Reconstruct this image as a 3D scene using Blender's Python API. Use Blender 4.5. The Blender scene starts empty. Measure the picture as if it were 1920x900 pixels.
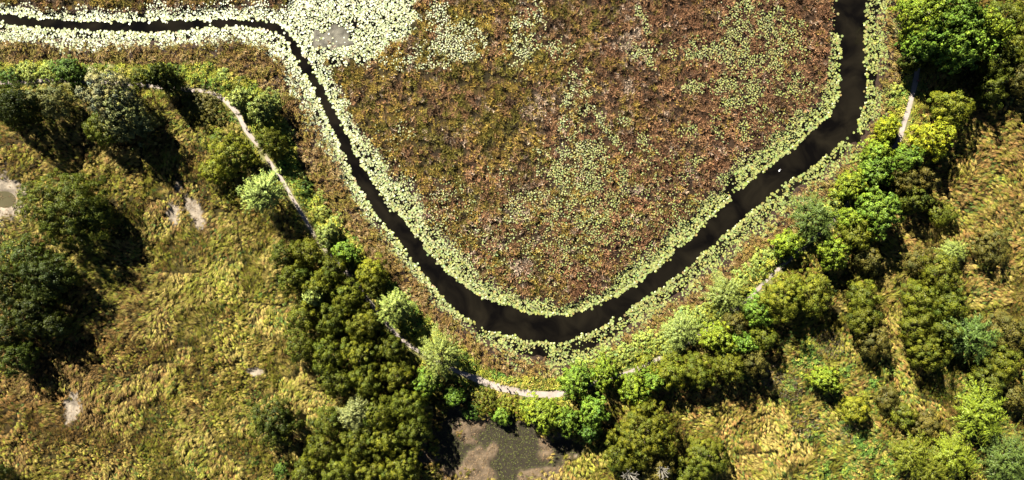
import bpy, math, random
import numpy as np
from mathutils import Vector

random.seed(7)
R = np.random.default_rng(11)
S = 0.15            # metres per photo pixel on the ground
H = 195.0           # camera height
EL = math.radians(37.5)
SUN = np.array([-0.55, 0.835])      # towards the sun, seen on the map
SUN = SUN / np.linalg.norm(SUN)
scene = bpy.context.scene
COL = scene.collection

def W(px, py, z=0.0):
    """photo pixel -> metres, for a point z above the datum"""
    k = S * (H - z) / H
    return (px - 960.0) * k, (450.0 - py) * k

# ------------------------------------------------------------------ noise
def _hash(ix, iy, seed):
    h = (ix.astype(np.int64) * 374761393 + iy.astype(np.int64) * 668265263 + seed * 1442695041) & 0xFFFFFFFF
    h = ((h ^ (h >> 13)) * 1274126177) & 0xFFFFFFFF
    h = h ^ (h >> 16)
    return (h & 0xFFFFFF) / float(0xFFFFFF)

def vnoise(x, y, seed=0):
    x = np.asarray(x, float); y = np.asarray(y, float)
    ix = np.floor(x); iy = np.floor(y)
    fx = x - ix; fy = y - iy
    fx = fx * fx * (3 - 2 * fx); fy = fy * fy * (3 - 2 * fy)
    a = _hash(ix, iy, seed); b = _hash(ix + 1, iy, seed)
    c = _hash(ix, iy + 1, seed); d = _hash(ix + 1, iy + 1, seed)
    return (a * (1 - fx) + b * fx) * (1 - fy) + (c * (1 - fx) + d * fx) * fy

def fbm(x, y, scale, seed=0, octs=3):
    """0..1, features about `scale` photo pixels wide"""
    t = 0.0; a = 1.0; n = 0.0
    x = np.asarray(x, float) / scale; y = np.asarray(y, float) / scale
    for o in range(octs):
        t = t + a * vnoise(x * 2 ** o + 17.3 * o, y * 2 ** o - 9.1 * o, seed + o)
        n += a; a *= 0.5
    return t / n

def sstep(a, b, x):
    t = np.clip((x - a) / (b - a), 0, 1)
    return t * t * (3 - 2 * t)

# ------------------------------------------------------------------ the map, in photo pixels
# channel centre line: x, y, water half width to the marsh, to the outer bank, pad band width to the marsh, to the outer bank
CH = np.array([
    (-200, 28, 10, 10, 24, 36), (0, 36, 10, 10, 26, 36), (60, 42, 10, 10, 22, 34), (140, 47, 9, 10, 24, 36), (220, 49, 9, 11, 22, 36),
    (290, 49, 10, 12, 28, 32), (350, 47, 9, 10, 30, 32), (420, 44, 8, 8, 34, 34), (480, 44, 8, 8, 36, 34),
    (520, 53, 9, 8, 34, 38), (545, 76, 9, 9, 40, 34), (562, 105, 10, 10, 34, 34), (582, 138, 10, 10, 28, 36), (604, 177, 11, 11, 26, 36),
    (626, 222, 11, 12, 28, 36), (646, 267, 11, 12, 34, 32), (666, 312, 12, 13, 46, 30), (692, 355, 14, 15, 54, 30), (718, 392, 15, 15, 58, 28),
    (748, 428, 16, 16, 56, 26), (778, 464, 16, 18, 50, 26), (806, 500, 17, 19, 46, 27), (842, 538, 20, 22, 40, 28), (882, 569, 22, 26, 38, 30),
    (930, 592, 24, 30, 36, 36), (990, 610, 24, 30, 32, 46), (1050, 616, 24, 27, 32, 50), (1100, 604, 22, 22, 34, 44), (1150, 579, 19, 19, 36, 40),
    (1200, 547, 17, 17, 38, 40), (1250, 511, 17, 17, 42, 40), (1300, 468, 19, 19, 46, 40), (1350, 422, 21, 21, 44, 40), (1400, 376, 23, 22, 44, 40),
    (1450, 334, 22, 23, 48, 42), (1500, 298, 25, 24, 50, 40), (1545, 260, 27, 28, 44, 30), (1578, 222, 21, 32, 34, 36), (1590, 180, 19, 34, 30, 40),
    (1597, 130, 20, 28, 28, 46), (1600, 85, 24, 22, 22, 46), (1600, 40, 30, 22, 16, 46), (1604, -40, 34, 24, 14, 46), (1606, -200, 34, 24, 14, 46)], float)
# edge between the reed strip and the grassy bank
E1 = np.array([(-300, 128), (0, 122), (150, 120), (280, 124), (400, 122), (470, 148), (520, 196), (547, 255), (570, 325), (612, 390), (662, 440),
               (702, 490), (742, 530), (790, 580), (850, 640), (900, 682), (960, 702), (1040, 708), (1122, 696), (1196, 660), (1267, 611),
               (1337, 557), (1407, 499), (1477, 439), (1538, 386), (1578, 347), (1628, 290), (1662, 228), (1682, 150), (1690, 80), (1692, 0), (1696, -300)], float)
LAND = np.vstack([E1, [(2400, -300), (2400, 1300), (-300, 1300)]])
PATH = np.array([(-200, 160), (0, 158), (60, 154), (120, 152), (210, 156), (300, 164), (355, 170), (395, 174), (425, 190), (450, 217), (465, 247), (488, 275),
                 (505, 300), (520, 322), (535, 345), (555, 380), (578, 418), (598, 452), (622, 480), (655, 515), (690, 560), (722, 600), (750, 632),
                 (775, 650), (830, 682), (885, 706), (930, 723), (980, 734), (1035, 738), (1100, 722), (1180, 696), (1232, 672), (1290, 640), (1340, 606),
                 (1390, 570), (1420, 540), (1445, 515), (1475, 488), (1530, 440), (1575, 396), (1612, 350), (1650, 310), (1680, 266), (1690, 235),
                 (1701, 200), (1713, 150), (1721, 100), (1735, 50), (1746, -40), (1756, -200)], float)

def seg_near(px, py, P):
    """distance, segment index, t, side (+ = left of travel) to a polyline"""
    px = np.asarray(px, float).ravel(); py = np.asarray(py, float).ravel()
    best = np.full(px.shape, 1e18); bi = np.zeros(px.shape, int); bt = np.zeros(px.shape); bs = np.ones(px.shape)
    for i in range(len(P) - 1):
        ax, ay = P[i, :2]; dx, dy = P[i + 1, 0] - ax, P[i + 1, 1] - ay
        t = np.clip(((px - ax) * dx + (py - ay) * dy) / (dx * dx + dy * dy), 0, 1)
        ex = px - ax - t * dx; ey = py - ay - t * dy
        d = ex * ex + ey * ey
        m = d < best
        best[m] = d[m]; bi[m] = i; bt[m] = t[m]
        bs[m] = np.where((dx * ey - dy * ex)[m] < 0, 1.0, -1.0)
    return np.sqrt(best), bi, bt, bs

def in_poly(px, py, P):
    px = np.asarray(px, float).ravel(); py = np.asarray(py, float).ravel()
    c = np.zeros(px.shape, bool); j = len(P) - 1
    for i in range(len(P)):
        xi, yi = P[i]; xj, yj = P[j]
        if yi != yj:
            c ^= ((yi > py) != (yj > py)) & (px < (xj - xi) * (py - yi) / (yj - yi) + xi)
        j = i
    return c

def ell(px, py, x, y, rx, ry, rot=0.0, soft=0.35, n=0.0):
    c, s = math.cos(math.radians(rot)), math.sin(math.radians(rot))
    u = ((px - x) * c + (py - y) * s) / rx; v = (-(px - x) * s + (py - y) * c) / ry
    d = np.sqrt(u * u + v * v) + n
    return 1 - sstep(1 - soft, 1 + soft, d)

WHITE_POOL = np.array([(530, 6), (600, -60), (776, -60), (786, 42), (764, 78), (712, 104), (640, 128), (604, 122), (578, 84), (548, 44)], float)
# patches of pads inside the marsh: x, y, rx, ry, rotation, density
PADS = [(822, 20, 18, 50, 5, 1.0), (835, 85, 22, 34, 20, .85), (868, 80, 40, 30, -25, 1.05), (760, 112, 50, 18, -15, .38), (800, 112, 30, 20, 0, .4),
        (990, 40, 30, 30, 0, .5), (985, 85, 26, 44, 15, .55), (1040, 95, 30, 20, 0, .35), (1195, 96, 26, 16, 20, .8), (1218, 118, 10, 16, -25, .6),
        (1205, 40, 8, 26, -25, .5), (1255, 100, 12, 20, 0, .35), (1080, 190, 22, 60, 8, .55), (1085, 225, 16, 26, 0, .5), (1130, 235, 10, 22, -35, .45),
        (1150, 260, 8, 30, -40, .6), (1170, 225, 14, 14, 0, .6), (1205, 260, 16, 12, 0, .55), (1075, 310, 55, 40, -10, .75), (1100, 350, 60, 50, 15, .62),
        (1060, 395, 50, 40, 0, .5), (1140, 400, 60, 55, 0, .38), (970, 400, 24, 20, 0, .5), (1000, 375, 34, 26, 0, .42), (850, 385, 50, 40, 0, .2), (930, 470, 70, 45, 0, .16),
        (1180, 450, 90, 50, 0, .26), (1050, 470, 90, 50, 0, .22), (1380, 60, 26, 70, 10, .62), (1345, 100, 26, 20, 0, .5), (1400, 110, 40, 40, 0, .5),
        (1385, 165, 45, 40, 0, .62), (1300, 95, 24, 20, 0, .55), (1305, 165, 22, 12, -10, .55), (1440, 40, 26, 40, 0, .45), (1470, 90, 36, 50, 0, .4), (1480, 165, 40, 40, 0, .32),
        (1345, 250, 10, 26, -20, .5), (1395, 250, 24, 20, 0, .5), (1285, 245, 16, 14, 0, .5), (1440, 220, 40, 40, 0, .2), (1300, 300, 22, 14, 0, .3), (1240, 310, 60, 50, 0, .16),
        (700, 470, 1, 1, 0, 0), (745, 250, 30, 40, 20, .12), (1260, 400, 60, 60, 0, .2)]
MUDS = [(0, 375, 42, 48, 0), (328, 398, 13, 22, 0), (368, 398, 12, 30, -28), (338, 352, 7, 12, -20), (138, 762, 17, 26, 12), (930, 850, 118, 74, 0), (890, 800, 40, 30, 0), (480, 695, 18, 8, 0)]

def n_hole(px, py):
    return (fbm(px, py, 16, 25, 3) - .5) * 2.0

def zones(px, py):
    px = np.asarray(px, float).ravel(); py = np.asarray(py, float).ravel()
    z = {}
    d, i, t, s = seg_near(px, py, CH)
    P = CH[i] * (1 - t)[:, None] + CH[i + 1] * t[:, None]
    wob = (fbm(px, py, 26, 3) - .5) * 9
    hw = np.where(s > 0, P[:, 2], P[:, 3]); band = np.where(s > 0, P[:, 4], P[:, 5])
    z['e'] = d - hw + wob * .75 + (fbm(px, py, 9, 4) - .5) * 5              # distance past the water edge
    z['band'] = band * (0.45 + 1.0 * fbm(px, py, 30, 5)) * np.where((s < 0) & (px > 620), .86 + .55 * sstep(880, 980, px), 1.0)
    z['side'] = s
    land = in_poly(px + (fbm(px, py, 30, 41) - .5) * 16, py + (fbm(px, py, 30, 42) - .5) * 16, LAND)
    z['land'] = land
    dE = seg_near(px, py, E1)[0]
    z['dE'] = dE
    dp, ip, tp, sp = seg_near(px, py, PATH)
    z['dp'] = dp
    z['strip'] = land & (sp > 0)             # bank between reeds and path
    nz = (fbm(px, py, 22, 8) - .5) * .9 + (fbm(px, py, 7, 9) - .5) * .9
    z['mud'] = np.max([ell(px, py, *m, soft=.55, n=nz) for m in MUDS], axis=0) * land
    # pads
    n1 = fbm(px, py, 16, 21); n2 = fbm(px, py, 45, 22)
    e = z['e']; b = z['band']
    prof = np.where(e < 0, np.exp(-(e / 3.0) ** 2) * .25, 1.0) * (1 - sstep(b * np.where((px > 850) & (s < 0), .60, .65), b * 1.2, e + (n1 - .5) * 18))
    dens = np.where(s > 0, .95, .9)
    sparse = sstep(700, 1000, px) * .5          # looser away from the sunlit arm
    dens = dens - np.where(s < 0, .6, .25) * sparse * sstep(.44, .60, n2)
    dens = dens - np.where(s < 0, .12, .05) * sparse
    gap = np.maximum(ell(px, py, 138, 14, 9, 18), ell(px, py, 266, 18, 10, 16))
    for g_ in [(1652, 152, 34, 15), (1560, 18, 34, 46), (1584, 128, 16, 20), (1600, 258, 30, 12), (1572, 205, 14, 10), (1372, 352, 10, 26), (1640, 250, 24, 16), (1500, 350, 12, 10), (905, 612, 22, 9), (1010, 660, 16, 12), (1092, 646, 18, 9)]:
        gap = np.maximum(gap, .92 * ell(px, py, *g_, n=(n1 - .5) * 1.6))
    pad = prof * dens * (1 - gap) * (~land)
    wp = in_poly(px + (n1 - .5) * 40 + (n2 - .5) * 50, py + (fbm(px, py, 16, 23) - .5) * 40 + (fbm(px, py, 45, 24) - .5) * 40, WHITE_POOL)
    hole = np.maximum(ell(px, py, 622, 74, 34, 24, -20, n=n_hole(px, py)), .8 * ell(px, py, 667, 44, 14, 8, n=nz))
    hole = np.maximum(hole, ell(px, py, 652, 72, 8, 16, n=nz))
    fade = 1 - .65 * sstep(78, 125, py + (n1 - .5) * 30)
    z['pool'] = wp
    pad = np.maximum(pad, np.where(wp, 1.1 * fade * (1 - .93 * hole), 0) * (e > -3))
    m = np.zeros(px.shape)
    for (x, y, rx, ry, ro, dn) in PADS:
        m = np.maximum(m, dn * ell(px, py, x, y, rx, ry, ro, soft=.45, n=nz * 1.3))
    m = 1.25 * m * (.35 + 1.3 * sstep(.34, .60, n1))
    base = .16 * sstep(250, 420, py) * sstep(.45, .7, n2)
    inside = (s > 0) & (~land) & (e > b * .6)
    z['inside'] = (s > 0) & (~land)
    pad = np.maximum(pad, np.where(inside, np.maximum(m, base), 0))
    z['pad'] = pad
    z['marshpad'] = np.where(inside, m, 0)
    return z

MUD_SHADE = dict(x=965, y=835)
def mud_shade_mask(px, py):  # soft-edged lobes where tree shade is painted onto the mud
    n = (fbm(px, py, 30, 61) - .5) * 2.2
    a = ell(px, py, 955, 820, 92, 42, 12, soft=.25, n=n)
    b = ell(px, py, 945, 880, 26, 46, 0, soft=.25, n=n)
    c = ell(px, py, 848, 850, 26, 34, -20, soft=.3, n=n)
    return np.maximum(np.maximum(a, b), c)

def ground_z(px, py, z=None):
    px = np.asarray(px, float).ravel(); py = np.asarray(py, float).ravel()
    z = z or zones(px, py)
    e, b = z['e'], z['band']
    shore = np.where(z['side'] < 0, sstep(.22, .62, e / np.maximum(b, 1)), sstep(.35, .9, e / np.maximum(b, 1)))
    wet = -.9 + .7 * sstep(-6, 8, e) + .36 * shore
    bumps = fbm(px, py, 14, 31) - .5
    low = wet + .14 * bumps + np.where(z['inside'] & (e > b), .05 * (fbm(px, py, 60, 32) - .5), 0)
    low = np.where(z['pool'], np.minimum(low, -.10 + .05 * bumps) + .16 * ell(px, py, 622, 74, 34, 24, -20, n=(n_hole(px, py))), low)
    up = .16 + .85 * sstep(0, 22, z['dE']) - .35 * np.where(z['strip'], 0, sstep(25, 80, z['dp'])) * (z['land'])
    flat = sstep(6, 22, z['dp']) * (1 - .9 * z['mud'])
    up = up + flat * (.55 * (fbm(px, py, 26, 33) - .45) + .5 * (fbm(px, py, 150, 34) - .5)) * sstep(0, 12, z['dE'])
    up = up - .30 * z['mud'] * (z['dp'] > 25)
    pm = mud_shade_mask(px, py)
    up = np.where(pm > .02, up * (1 - pm) + pm * (.04 + .12 * (bumps)), up)  # ground levelled under the painted shade patch
    pond = ell(px, py, 8, 374, 24, 17, 5, soft=.2)
    up = np.where(pond > .02, up * (1 - pond) - .12 * pond, up)
    return np.where(z['land'], up, low)

# ------------------------------------------------------------------ mesh helpers
def new_mesh(name, co, faces_n, colors=None, mat=None, smooth=False, idx=None):
    """co (N,3); faces of faces_n corners, consecutive vertices unless idx is given"""
    me = bpy.data.meshes.new(name)
    n = len(co); me.vertices.add(n)
    me.vertices.foreach_set('co', np.ascontiguousarray(co, dtype=np.float32).ravel())
    if idx is None:
        idx = np.arange(n, dtype=np.int32)
    idx = np.asarray(idx, dtype=np.int32).ravel()
    nf = len(idx) // faces_n
    me.loops.add(len(idx)); me.loops.foreach_set('vertex_index', idx)
    me.polygons.add(nf)
    me.polygons.foreach_set('loop_start', np.arange(nf, dtype=np.int32) * faces_n)
    if smooth:
        me.polygons.foreach_set('use_smooth', np.ones(nf, dtype=bool))
    me.update(calc_edges=True)
    if colors is not None:
        at = me.color_attributes.new('tint', 'FLOAT_COLOR', 'POINT')
        c4 = np.ones((n, 4), dtype=np.float32); c4[:, :3] = colors
        at.data.foreach_set('color', c4.ravel())
    if mat is not None:
        me.materials.append(mat)
    return me

def set_normals(me, nrm):
    me.polygons.foreach_set('use_smooth', np.ones(len(me.polygons), dtype=bool))
    me.normals_split_custom_set_from_vertices(np.ascontiguousarray(nrm, dtype=np.float32).tolist())

def obj(name, me, parent=None, loc=None):
    o = bpy.data.objects.new(name, me); COL.objects.link(o)
    if parent is not None: o.parent = parent
    if loc is not None: o.location = loc
    return o

def tag(o, label=None, cat=None, group=None, kind=None):
    if label: o['label'] = label
    if cat: o['category'] = cat
    if group: o['group'] = group
    if kind: o['kind'] = kind
    return o

def unit(v):
    return v / np.maximum(np.linalg.norm(v, axis=-1, keepdims=True), 1e-9)

def leaves(base, axis, normal, length, width, color, fold=.12):
    """diamond leaves: base, one side, tip, other side"""
    axis = unit(axis); side = unit(np.cross(normal, axis)); up = unit(np.cross(axis, side))
    L = length[:, None]; Wd = width[:, None]
    mid = base + axis * L * .5 + up * L * fold
    v = np.stack([base, mid - side * Wd * .5, base + axis * L, mid + side * Wd * .5], axis=1).reshape(-1, 3)
    return v, np.repeat(color, 4, axis=0)

# ------------------------------------------------------------------ materials
def nodes_of(name):
    m = bpy.data.materials.new(name); m.use_nodes = True
    nt = m.node_tree; nt.nodes.clear()
    return m, nt, nt.nodes, nt.links

def leaf_material(name, rough=.55, trans=.12, spec=.25, per_object=False, hue=.0):
    m, nt, N, Lk = nodes_of(name)
    out = N.new('ShaderNodeOutputMaterial'); mix = N.new('ShaderNodeMixShader'); mix.inputs[0].default_value = trans
    p = N.new('ShaderNodeBsdfPrincipled'); tr = N.new('ShaderNodeBsdfTranslucent')
    at = N.new('ShaderNodeAttribute'); at.attribute_name = 'tint'
    col = at.outputs['Color']
    if per_object:
        oi = N.new('ShaderNodeObjectInfo'); mu = N.new('ShaderNodeMixRGB'); mu.blend_type = 'MULTIPLY'; mu.inputs[0].default_value = 1
        Lk.new(col, mu.inputs[1]); Lk.new(oi.outputs['Color'], mu.inputs[2]); col = mu.outputs[0]
    # soft mottling
    g = N.new('ShaderNodeNewGeometry'); nz = N.new('ShaderNodeTexNoise'); nz.inputs['Scale'].default_value = .9; nz.inputs['Detail'].default_value = 2
    Lk.new(g.outputs['Position'], nz.inputs['Vector'])
    hs = N.new('ShaderNodeHueSaturation'); mp = N.new('ShaderNodeMapRange'); mp.inputs[3].default_value = .75; mp.inputs[4].default_value = 1.25
    Lk.new(nz.outputs[0], mp.inputs[0]); Lk.new(mp.outputs[0], hs.inputs['Value']); Lk.new(col, hs.inputs['Color'])
    p.inputs['Roughness'].default_value = rough; p.inputs['Specular IOR Level'].default_value = spec
    Lk.new(hs.outputs[0], p.inputs['Base Color']); Lk.new(hs.outputs[0], tr.inputs['Color'])
    Lk.new(p.outputs[0], mix.inputs[1]); Lk.new(tr.outputs[0], mix.inputs[2]); Lk.new(mix.outputs[0], out.inputs['Surface'])
    return m

def plain_material(name, color, rough=.7, spec=.3, noise=6.0, amount=.25):
    m, nt, N, Lk = nodes_of(name)
    out = N.new('ShaderNodeOutputMaterial'); p = N.new('ShaderNodeBsdfPrincipled')
    tc = N.new('ShaderNodeTexCoord'); nz = N.new('ShaderNodeTexNoise'); nz.inputs['Scale'].default_value = noise; nz.inputs['Detail'].default_value = 4
    Lk.new(tc.outputs['Object'], nz.inputs['Vector'])
    mp = N.new('ShaderNodeMapRange'); mp.inputs[3].default_value = 1 - amount; mp.inputs[4].default_value = 1 + amount
    hs = N.new('ShaderNodeHueSaturation'); hs.inputs['Color'].default_value = (*color, 1)
    Lk.new(nz.outputs[0], mp.inputs[0]); Lk.new(mp.outputs[0], hs.inputs['Value']); Lk.new(hs.outputs[0], p.inputs['Base Color'])
    p.inputs['Roughness'].default_value = rough; p.inputs['Specular IOR Level'].default_value = spec
    Lk.new(p.outputs[0], out.inputs['Surface'])
    return m

M_GRASS = leaf_material('grass_blades', rough=.6, trans=.04, spec=.2)
M_MARSH = leaf_material('marsh_plants', rough=.7, trans=.03, spec=.15)
M_CROWN = leaf_material('tree_leaves', rough=.5, trans=.05, spec=.25, per_object=True)
M_BARK = plain_material('bark', (.11, .085, .06), .85, .15, 5)
M_PALEBARK = plain_material('pale_dead_bark', (.33, .30, .23), .8, .2, 5)

def ground_material():
    m, nt, N, Lk = nodes_of('wet_ground')
    out = N.new('ShaderNodeOutputMaterial'); p = N.new('ShaderNodeBsdfPrincipled')
    at = N.new('ShaderNodeAttribute'); at.attribute_name = 'tint'
    g = N.new('ShaderNodeNewGeometry')
    n1 = N.new('ShaderNodeTexNoise'); n1.inputs['Scale'].default_value = .9; n1.inputs['Detail'].default_value = 6; n1.inputs['Roughness'].default_value = .65
    n2 = N.new('ShaderNodeTexNoise'); n2.inputs['Scale'].default_value = 4.0; n2.inputs['Detail'].default_value = 5
    for n in (n1, n2): Lk.new(g.outputs['Position'], n.inputs['Vector'])
    add = N.new('ShaderNodeMath'); add.operation = 'ADD'; Lk.new(n1.outputs[0], add.inputs[0]); Lk.new(n2.outputs[0], add.inputs[1])
    mp = N.new('ShaderNodeMapRange'); mp.inputs[1].default_value = .6; mp.inputs[2].default_value = 1.4; mp.inputs[3].default_value = .55; mp.inputs[4].default_value = 1.35
    Lk.new(add.outputs[0], mp.inputs[0])
    hs = N.new('ShaderNodeHueSaturation'); Lk.new(at.outputs['Color'], hs.inputs['Color']); Lk.new(mp.outputs[0], hs.inputs['Value'])
    Lk.new(hs.outputs[0], p.inputs['Base Color'])
    bp = N.new('ShaderNodeBump'); bp.inputs['Strength'].default_value = .6; bp.inputs['Distance'].default_value = .15
    Lk.new(add.outputs[0], bp.inputs['Height']); Lk.new(bp.outputs[0], p.inputs['Normal'])
    p.inputs['Roughness'].default_value = .85; p.inputs['Specular IOR Level'].default_value = .2
    Lk.new(p.outputs[0], out.inputs['Surface'])
    return m

def water_material():
    m, nt, N, Lk = nodes_of('dark_water')
    out = N.new('ShaderNodeOutputMaterial'); p = N.new('ShaderNodeBsdfPrincipled')
    g = N.new('ShaderNodeNewGeometry')
    n1 = N.new('ShaderNodeTexNoise'); n1.inputs['Scale'].default_value = .12; n1.inputs['Detail'].default_value = 5; n1.inputs['Distortion'].default_value = .8
    Lk.new(g.outputs['Position'], n1.inputs['Vector'])
    cr = N.new('ShaderNodeValToRGB')
    cr.color_ramp.elements[0].position = .38; cr.color_ramp.elements[0].color = (.003, .0024, .0018, 1)
    cr.color_ramp.elements[1].position = .68; cr.color_ramp.elements[1].color = (.014, .0112, .0066, 1)
    Lk.new(n1.outputs[0], cr.inputs[0]); Lk.new(cr.outputs[0], p.inputs['Base Color'])
    n2 = N.new('ShaderNodeTexNoise'); n2.inputs['Scale'].default_value = 1.6; n2.inputs['Detail'].default_value = 3
    Lk.new(g.outputs['Position'], n2.inputs['Vector'])
    bp = N.new('ShaderNodeBump'); bp.inputs['Strength'].default_value = .08; bp.inputs['Distance'].default_value = .05
    Lk.new(n2.outputs[0], bp.inputs['Height']); Lk.new(bp.outputs[0], p.inputs['Normal'])
    p.inputs['Roughness'].default_value = .1; p.inputs['IOR'].default_value = 1.33
    Lk.new(p.outputs[0], out.inputs['Surface'])
    return m

def pad_material():
    m, nt, N, Lk = nodes_of('waxy_lily_pad')
    out = N.new('ShaderNodeOutputMaterial'); p = N.new('ShaderNodeBsdfPrincipled')
    at = N.new('ShaderNodeAttribute'); at.attribute_name = 'tint'
    g = N.new('ShaderNodeNewGeometry'); n1 = N.new('ShaderNodeTexNoise'); n1.inputs['Scale'].default_value = 3.0; n1.inputs['Detail'].default_value = 3
    Lk.new(g.outputs['Position'], n1.inputs['Vector'])
    mp = N.new('ShaderNodeMapRange'); mp.inputs[3].default_value = .8; mp.inputs[4].default_value = 1.2
    hs = N.new('ShaderNodeHueSaturation'); Lk.new(n1.outputs[0], mp.inputs[0]); Lk.new(mp.outputs[0], hs.inputs['Value']); Lk.new(at.outputs['Color'], hs.inputs['Color'])
    Lk.new(hs.outputs[0], p.inputs['Base Color'])
    p.inputs['Roughness'].default_value = .52; p.inputs['Specular IOR Level'].default_value = 1.0; p.inputs['IOR'].default_value = 1.72
    p.inputs['Coat Weight'].default_value = 1.0; p.inputs['Coat Roughness'].default_value = .50; p.inputs['Coat IOR'].default_value = 1.5
    Lk.new(p.outputs[0], out.inputs['Surface'])
    return m
M_PAD = pad_material()
# ------------------------------------------------------------------ plant colours over the land (albedo)
PAL = np.array([(.54, .405, .10), (.225, .190, .022), (.100, .195, .032), (.205, .120, .030), (.40, .215, .060), (.38, .37, .042)])   # straw, olive, green, brown, rust, yellow green
LANDBASE = np.array([.62, .90, .32, .66, .16, .60])
ANCH = [  # x, y, rx, ry, palette weights added
    (120, 690, 150, 120, (0, .5, 0, 13.0, 2.2, 0)), (50, 800, 130, 90, (.2, .6, 0, 5.0, .9, 0)), (345, 430, 80, 60, (.3, .2, 0, 3.2, .6, 0)), (320, 260, 60, 60, (.4, .2, 0, 2.6, .4, 0)), (215, 620, 40, 60, (0, .3, 0, 2.5, .4, 0)),
    (20, 300, 70, 60, (.2, .8, 0, 1.6, .2, 0)), (180, 280, 110, 40, (1.3, .2, 0, .3, .5, .3)), (300, 560, 170, 130, (1.2, .3, 0, .2, 0, 1.0)), (470, 520, 110, 90, (1.4, .2, .4, 0, 0, 1.1)),
    (330, 800, 170, 100, (1.0, .2, .2, .2, 0, 1.2)), (540, 700, 90, 70, (2.2, .2, .1, .2, .2, .5)), (590, 600, 60, 120, (1.4, .2, .6, .2, .4, .6)), (500, 880, 90, 40, (1.2, .3, .3, .7, .5, .4)),
    (400, 500, 40, 40, (0, 0, .6, 0, 0, .8)), (215, 570, 20, 70, (.3, 0, .9, 0, 0, .8)), (380, 880, 20, 20, (0, 0, 2.5, 0, 0, 1)), (330, 210, 60, 40, (.4, .4, .9, 0, 0, 1.2)),
    (430, 240, 50, 60, (.2, .2, 2.0, 0, 0, 1)), (510, 530, 30, 50, (.2, .2, 1.8, 0, 0, .6)),
    (1840, 330, 110, 120, (.3, 1.4, .4, 1.8, 1.6, .3)), (1850, 500, 100, 60, (1.6, .4, .4, .2, 1.3, .4)), (1690, 530, 50, 70, (2.4, .3, .2, 0, .3, 1.0)), (1440, 830, 95, 75, (2.8, .3, 0, .1, .7, .2)),
    (1370, 770, 60, 40, (.6, .3, 0, .6, 1.8, .2)), (1560, 850, 90, 70, (.1, .3, 6.0, 0, 0, 1.0)), (1870, 900, 60, 100, (0, .4, 2.0, 0, 0, .4)), (1650, 700, 90, 60, (0, .3, 2.4, 0, .3, .5)), (1510, 690, 90, 70, (.3, .5, 3.6, .2, .1, .6)), (1620, 790, 70, 60, (.1, .3, 2.0, 0, 0, .4)), (1660, 690, 70, 50, (.8, .6, 1.0, .2, 1.0, .4)),
    (1640, 760, 90, 70, (.6, .7, 1.2, .2, 1.0, .4)), (1480, 640, 50, 40, (.8, .3, .2, .2, 1.6, .2)), (1090, 860, 80, 50, (1.2, .4, .3, .1, .6, 1.6)), (1240, 760, 60, 60, (.2, .5, .3, .2, .6, .4)),
    (1860, 800, 80, 120, (.4, .8, 1.1, .2, .4, .4)), (1700, 440, 50, 40, (.8, .4, .4, .2, 1.4, .2)), (930, 800, 100, 60, (.5, .3, 0, 1.6, .7, .1)), (1850, 120, 100, 120, (.2, 1.2, .4, .4, .4, .3)), (1800, 560, 60, 60, (.4, .4, .8, .1, .5, .4))]
STRIPBASE = np.array([.35, .15, 1.1, .02, .05, 1.5])

def land_weights(px, py, z):
    w = np.repeat(LANDBASE[None], len(px), 0)
    for (x, y, rx, ry, a) in ANCH:
        g = np.exp(-(((px - x) / rx) ** 2 + ((py - y) / ry) ** 2))
        w = w + g[:, None] * np.array(a)
    near = (z['strip'] | (z['dp'] < 26)) & (z['land'])
    s = np.where(z['strip'], 1 - sstep(60, 90, z['dE']), (1 - sstep(6, 34, z['dp'])) * .75)
    w = w * (1 - s)[:, None] + s[:, None] * STRIPBASE[None]
    for k in range(6):
        w[:, k] *= np.exp(5.5 * (fbm(px, py, 24, 70 + 3 * k) - .5))
    return w / w.sum(1, keepdims=True)

def pick(w, rng):
    c = np.cumsum(w, 1); u = rng.random(len(w))[:, None]
    return np.minimum((u > c).sum(1), w.shape[1] - 1)

MPAL = np.array([(.195, .094, .044), (.31, .162, .074), (.44, .32, .215), (.155, .132, .022), (.35, .235, .044), (.105, .060, .032)])
def marsh_weights(px, py):
    east = sstep(850, 1250, px + (fbm(px, py, 120, 91) - .5) * 260)
    w = np.stack([.25 + 1.1 * east, .5 + .9 * east, .09 + .12 * np.exp(-((px - 1060) / 190) ** 2) , .95 * (1 - east) + .1, 1.0 * (1 - east) + .10, .35 + .3 * east], 1)
    for (x, y, rx, ry, a) in [(880, 90, 100, 50, (0, 0, 0, 2.2, .8, 0)), (1080, 40, 70, 70, (0, .3, 0, 1.6, .5, .3)), (700, 180, 60, 70, (0, .4, .4, .3, 2.2, 0)), (1035, 215, 30, 40, (0, 0, 2.2, 0, 0, 0)),
                              (1000, 350, 45, 40, (0, 0, 1.6, 0, 0, 0)), (1170, 60, 50, 60, (0, 0, 1.3, 0, 0, .4)), (915, 500, 60, 30, (.2, .8, .8, 0, 0, 0)), (770, 300, 70, 90, (0, .2, .1, .9, .9, .5)), (1150, 150, 60, 40, (0, 0, .7, 0, 0, .8)), (1250, 420, 120, 60, (.6, .6, .3, .4, .3, 0))]:
        g = np.exp(-(((px - x) / rx) ** 2 + ((py - y) / ry) ** 2)); w = w + g[:, None] * np.array(a)
    for k in range(6):
        w[:, k] *= np.exp(9.0 * (fbm(px, py, 24, 170 + 3 * k) - .5))
    return w / w.sum(1, keepdims=True)

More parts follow.
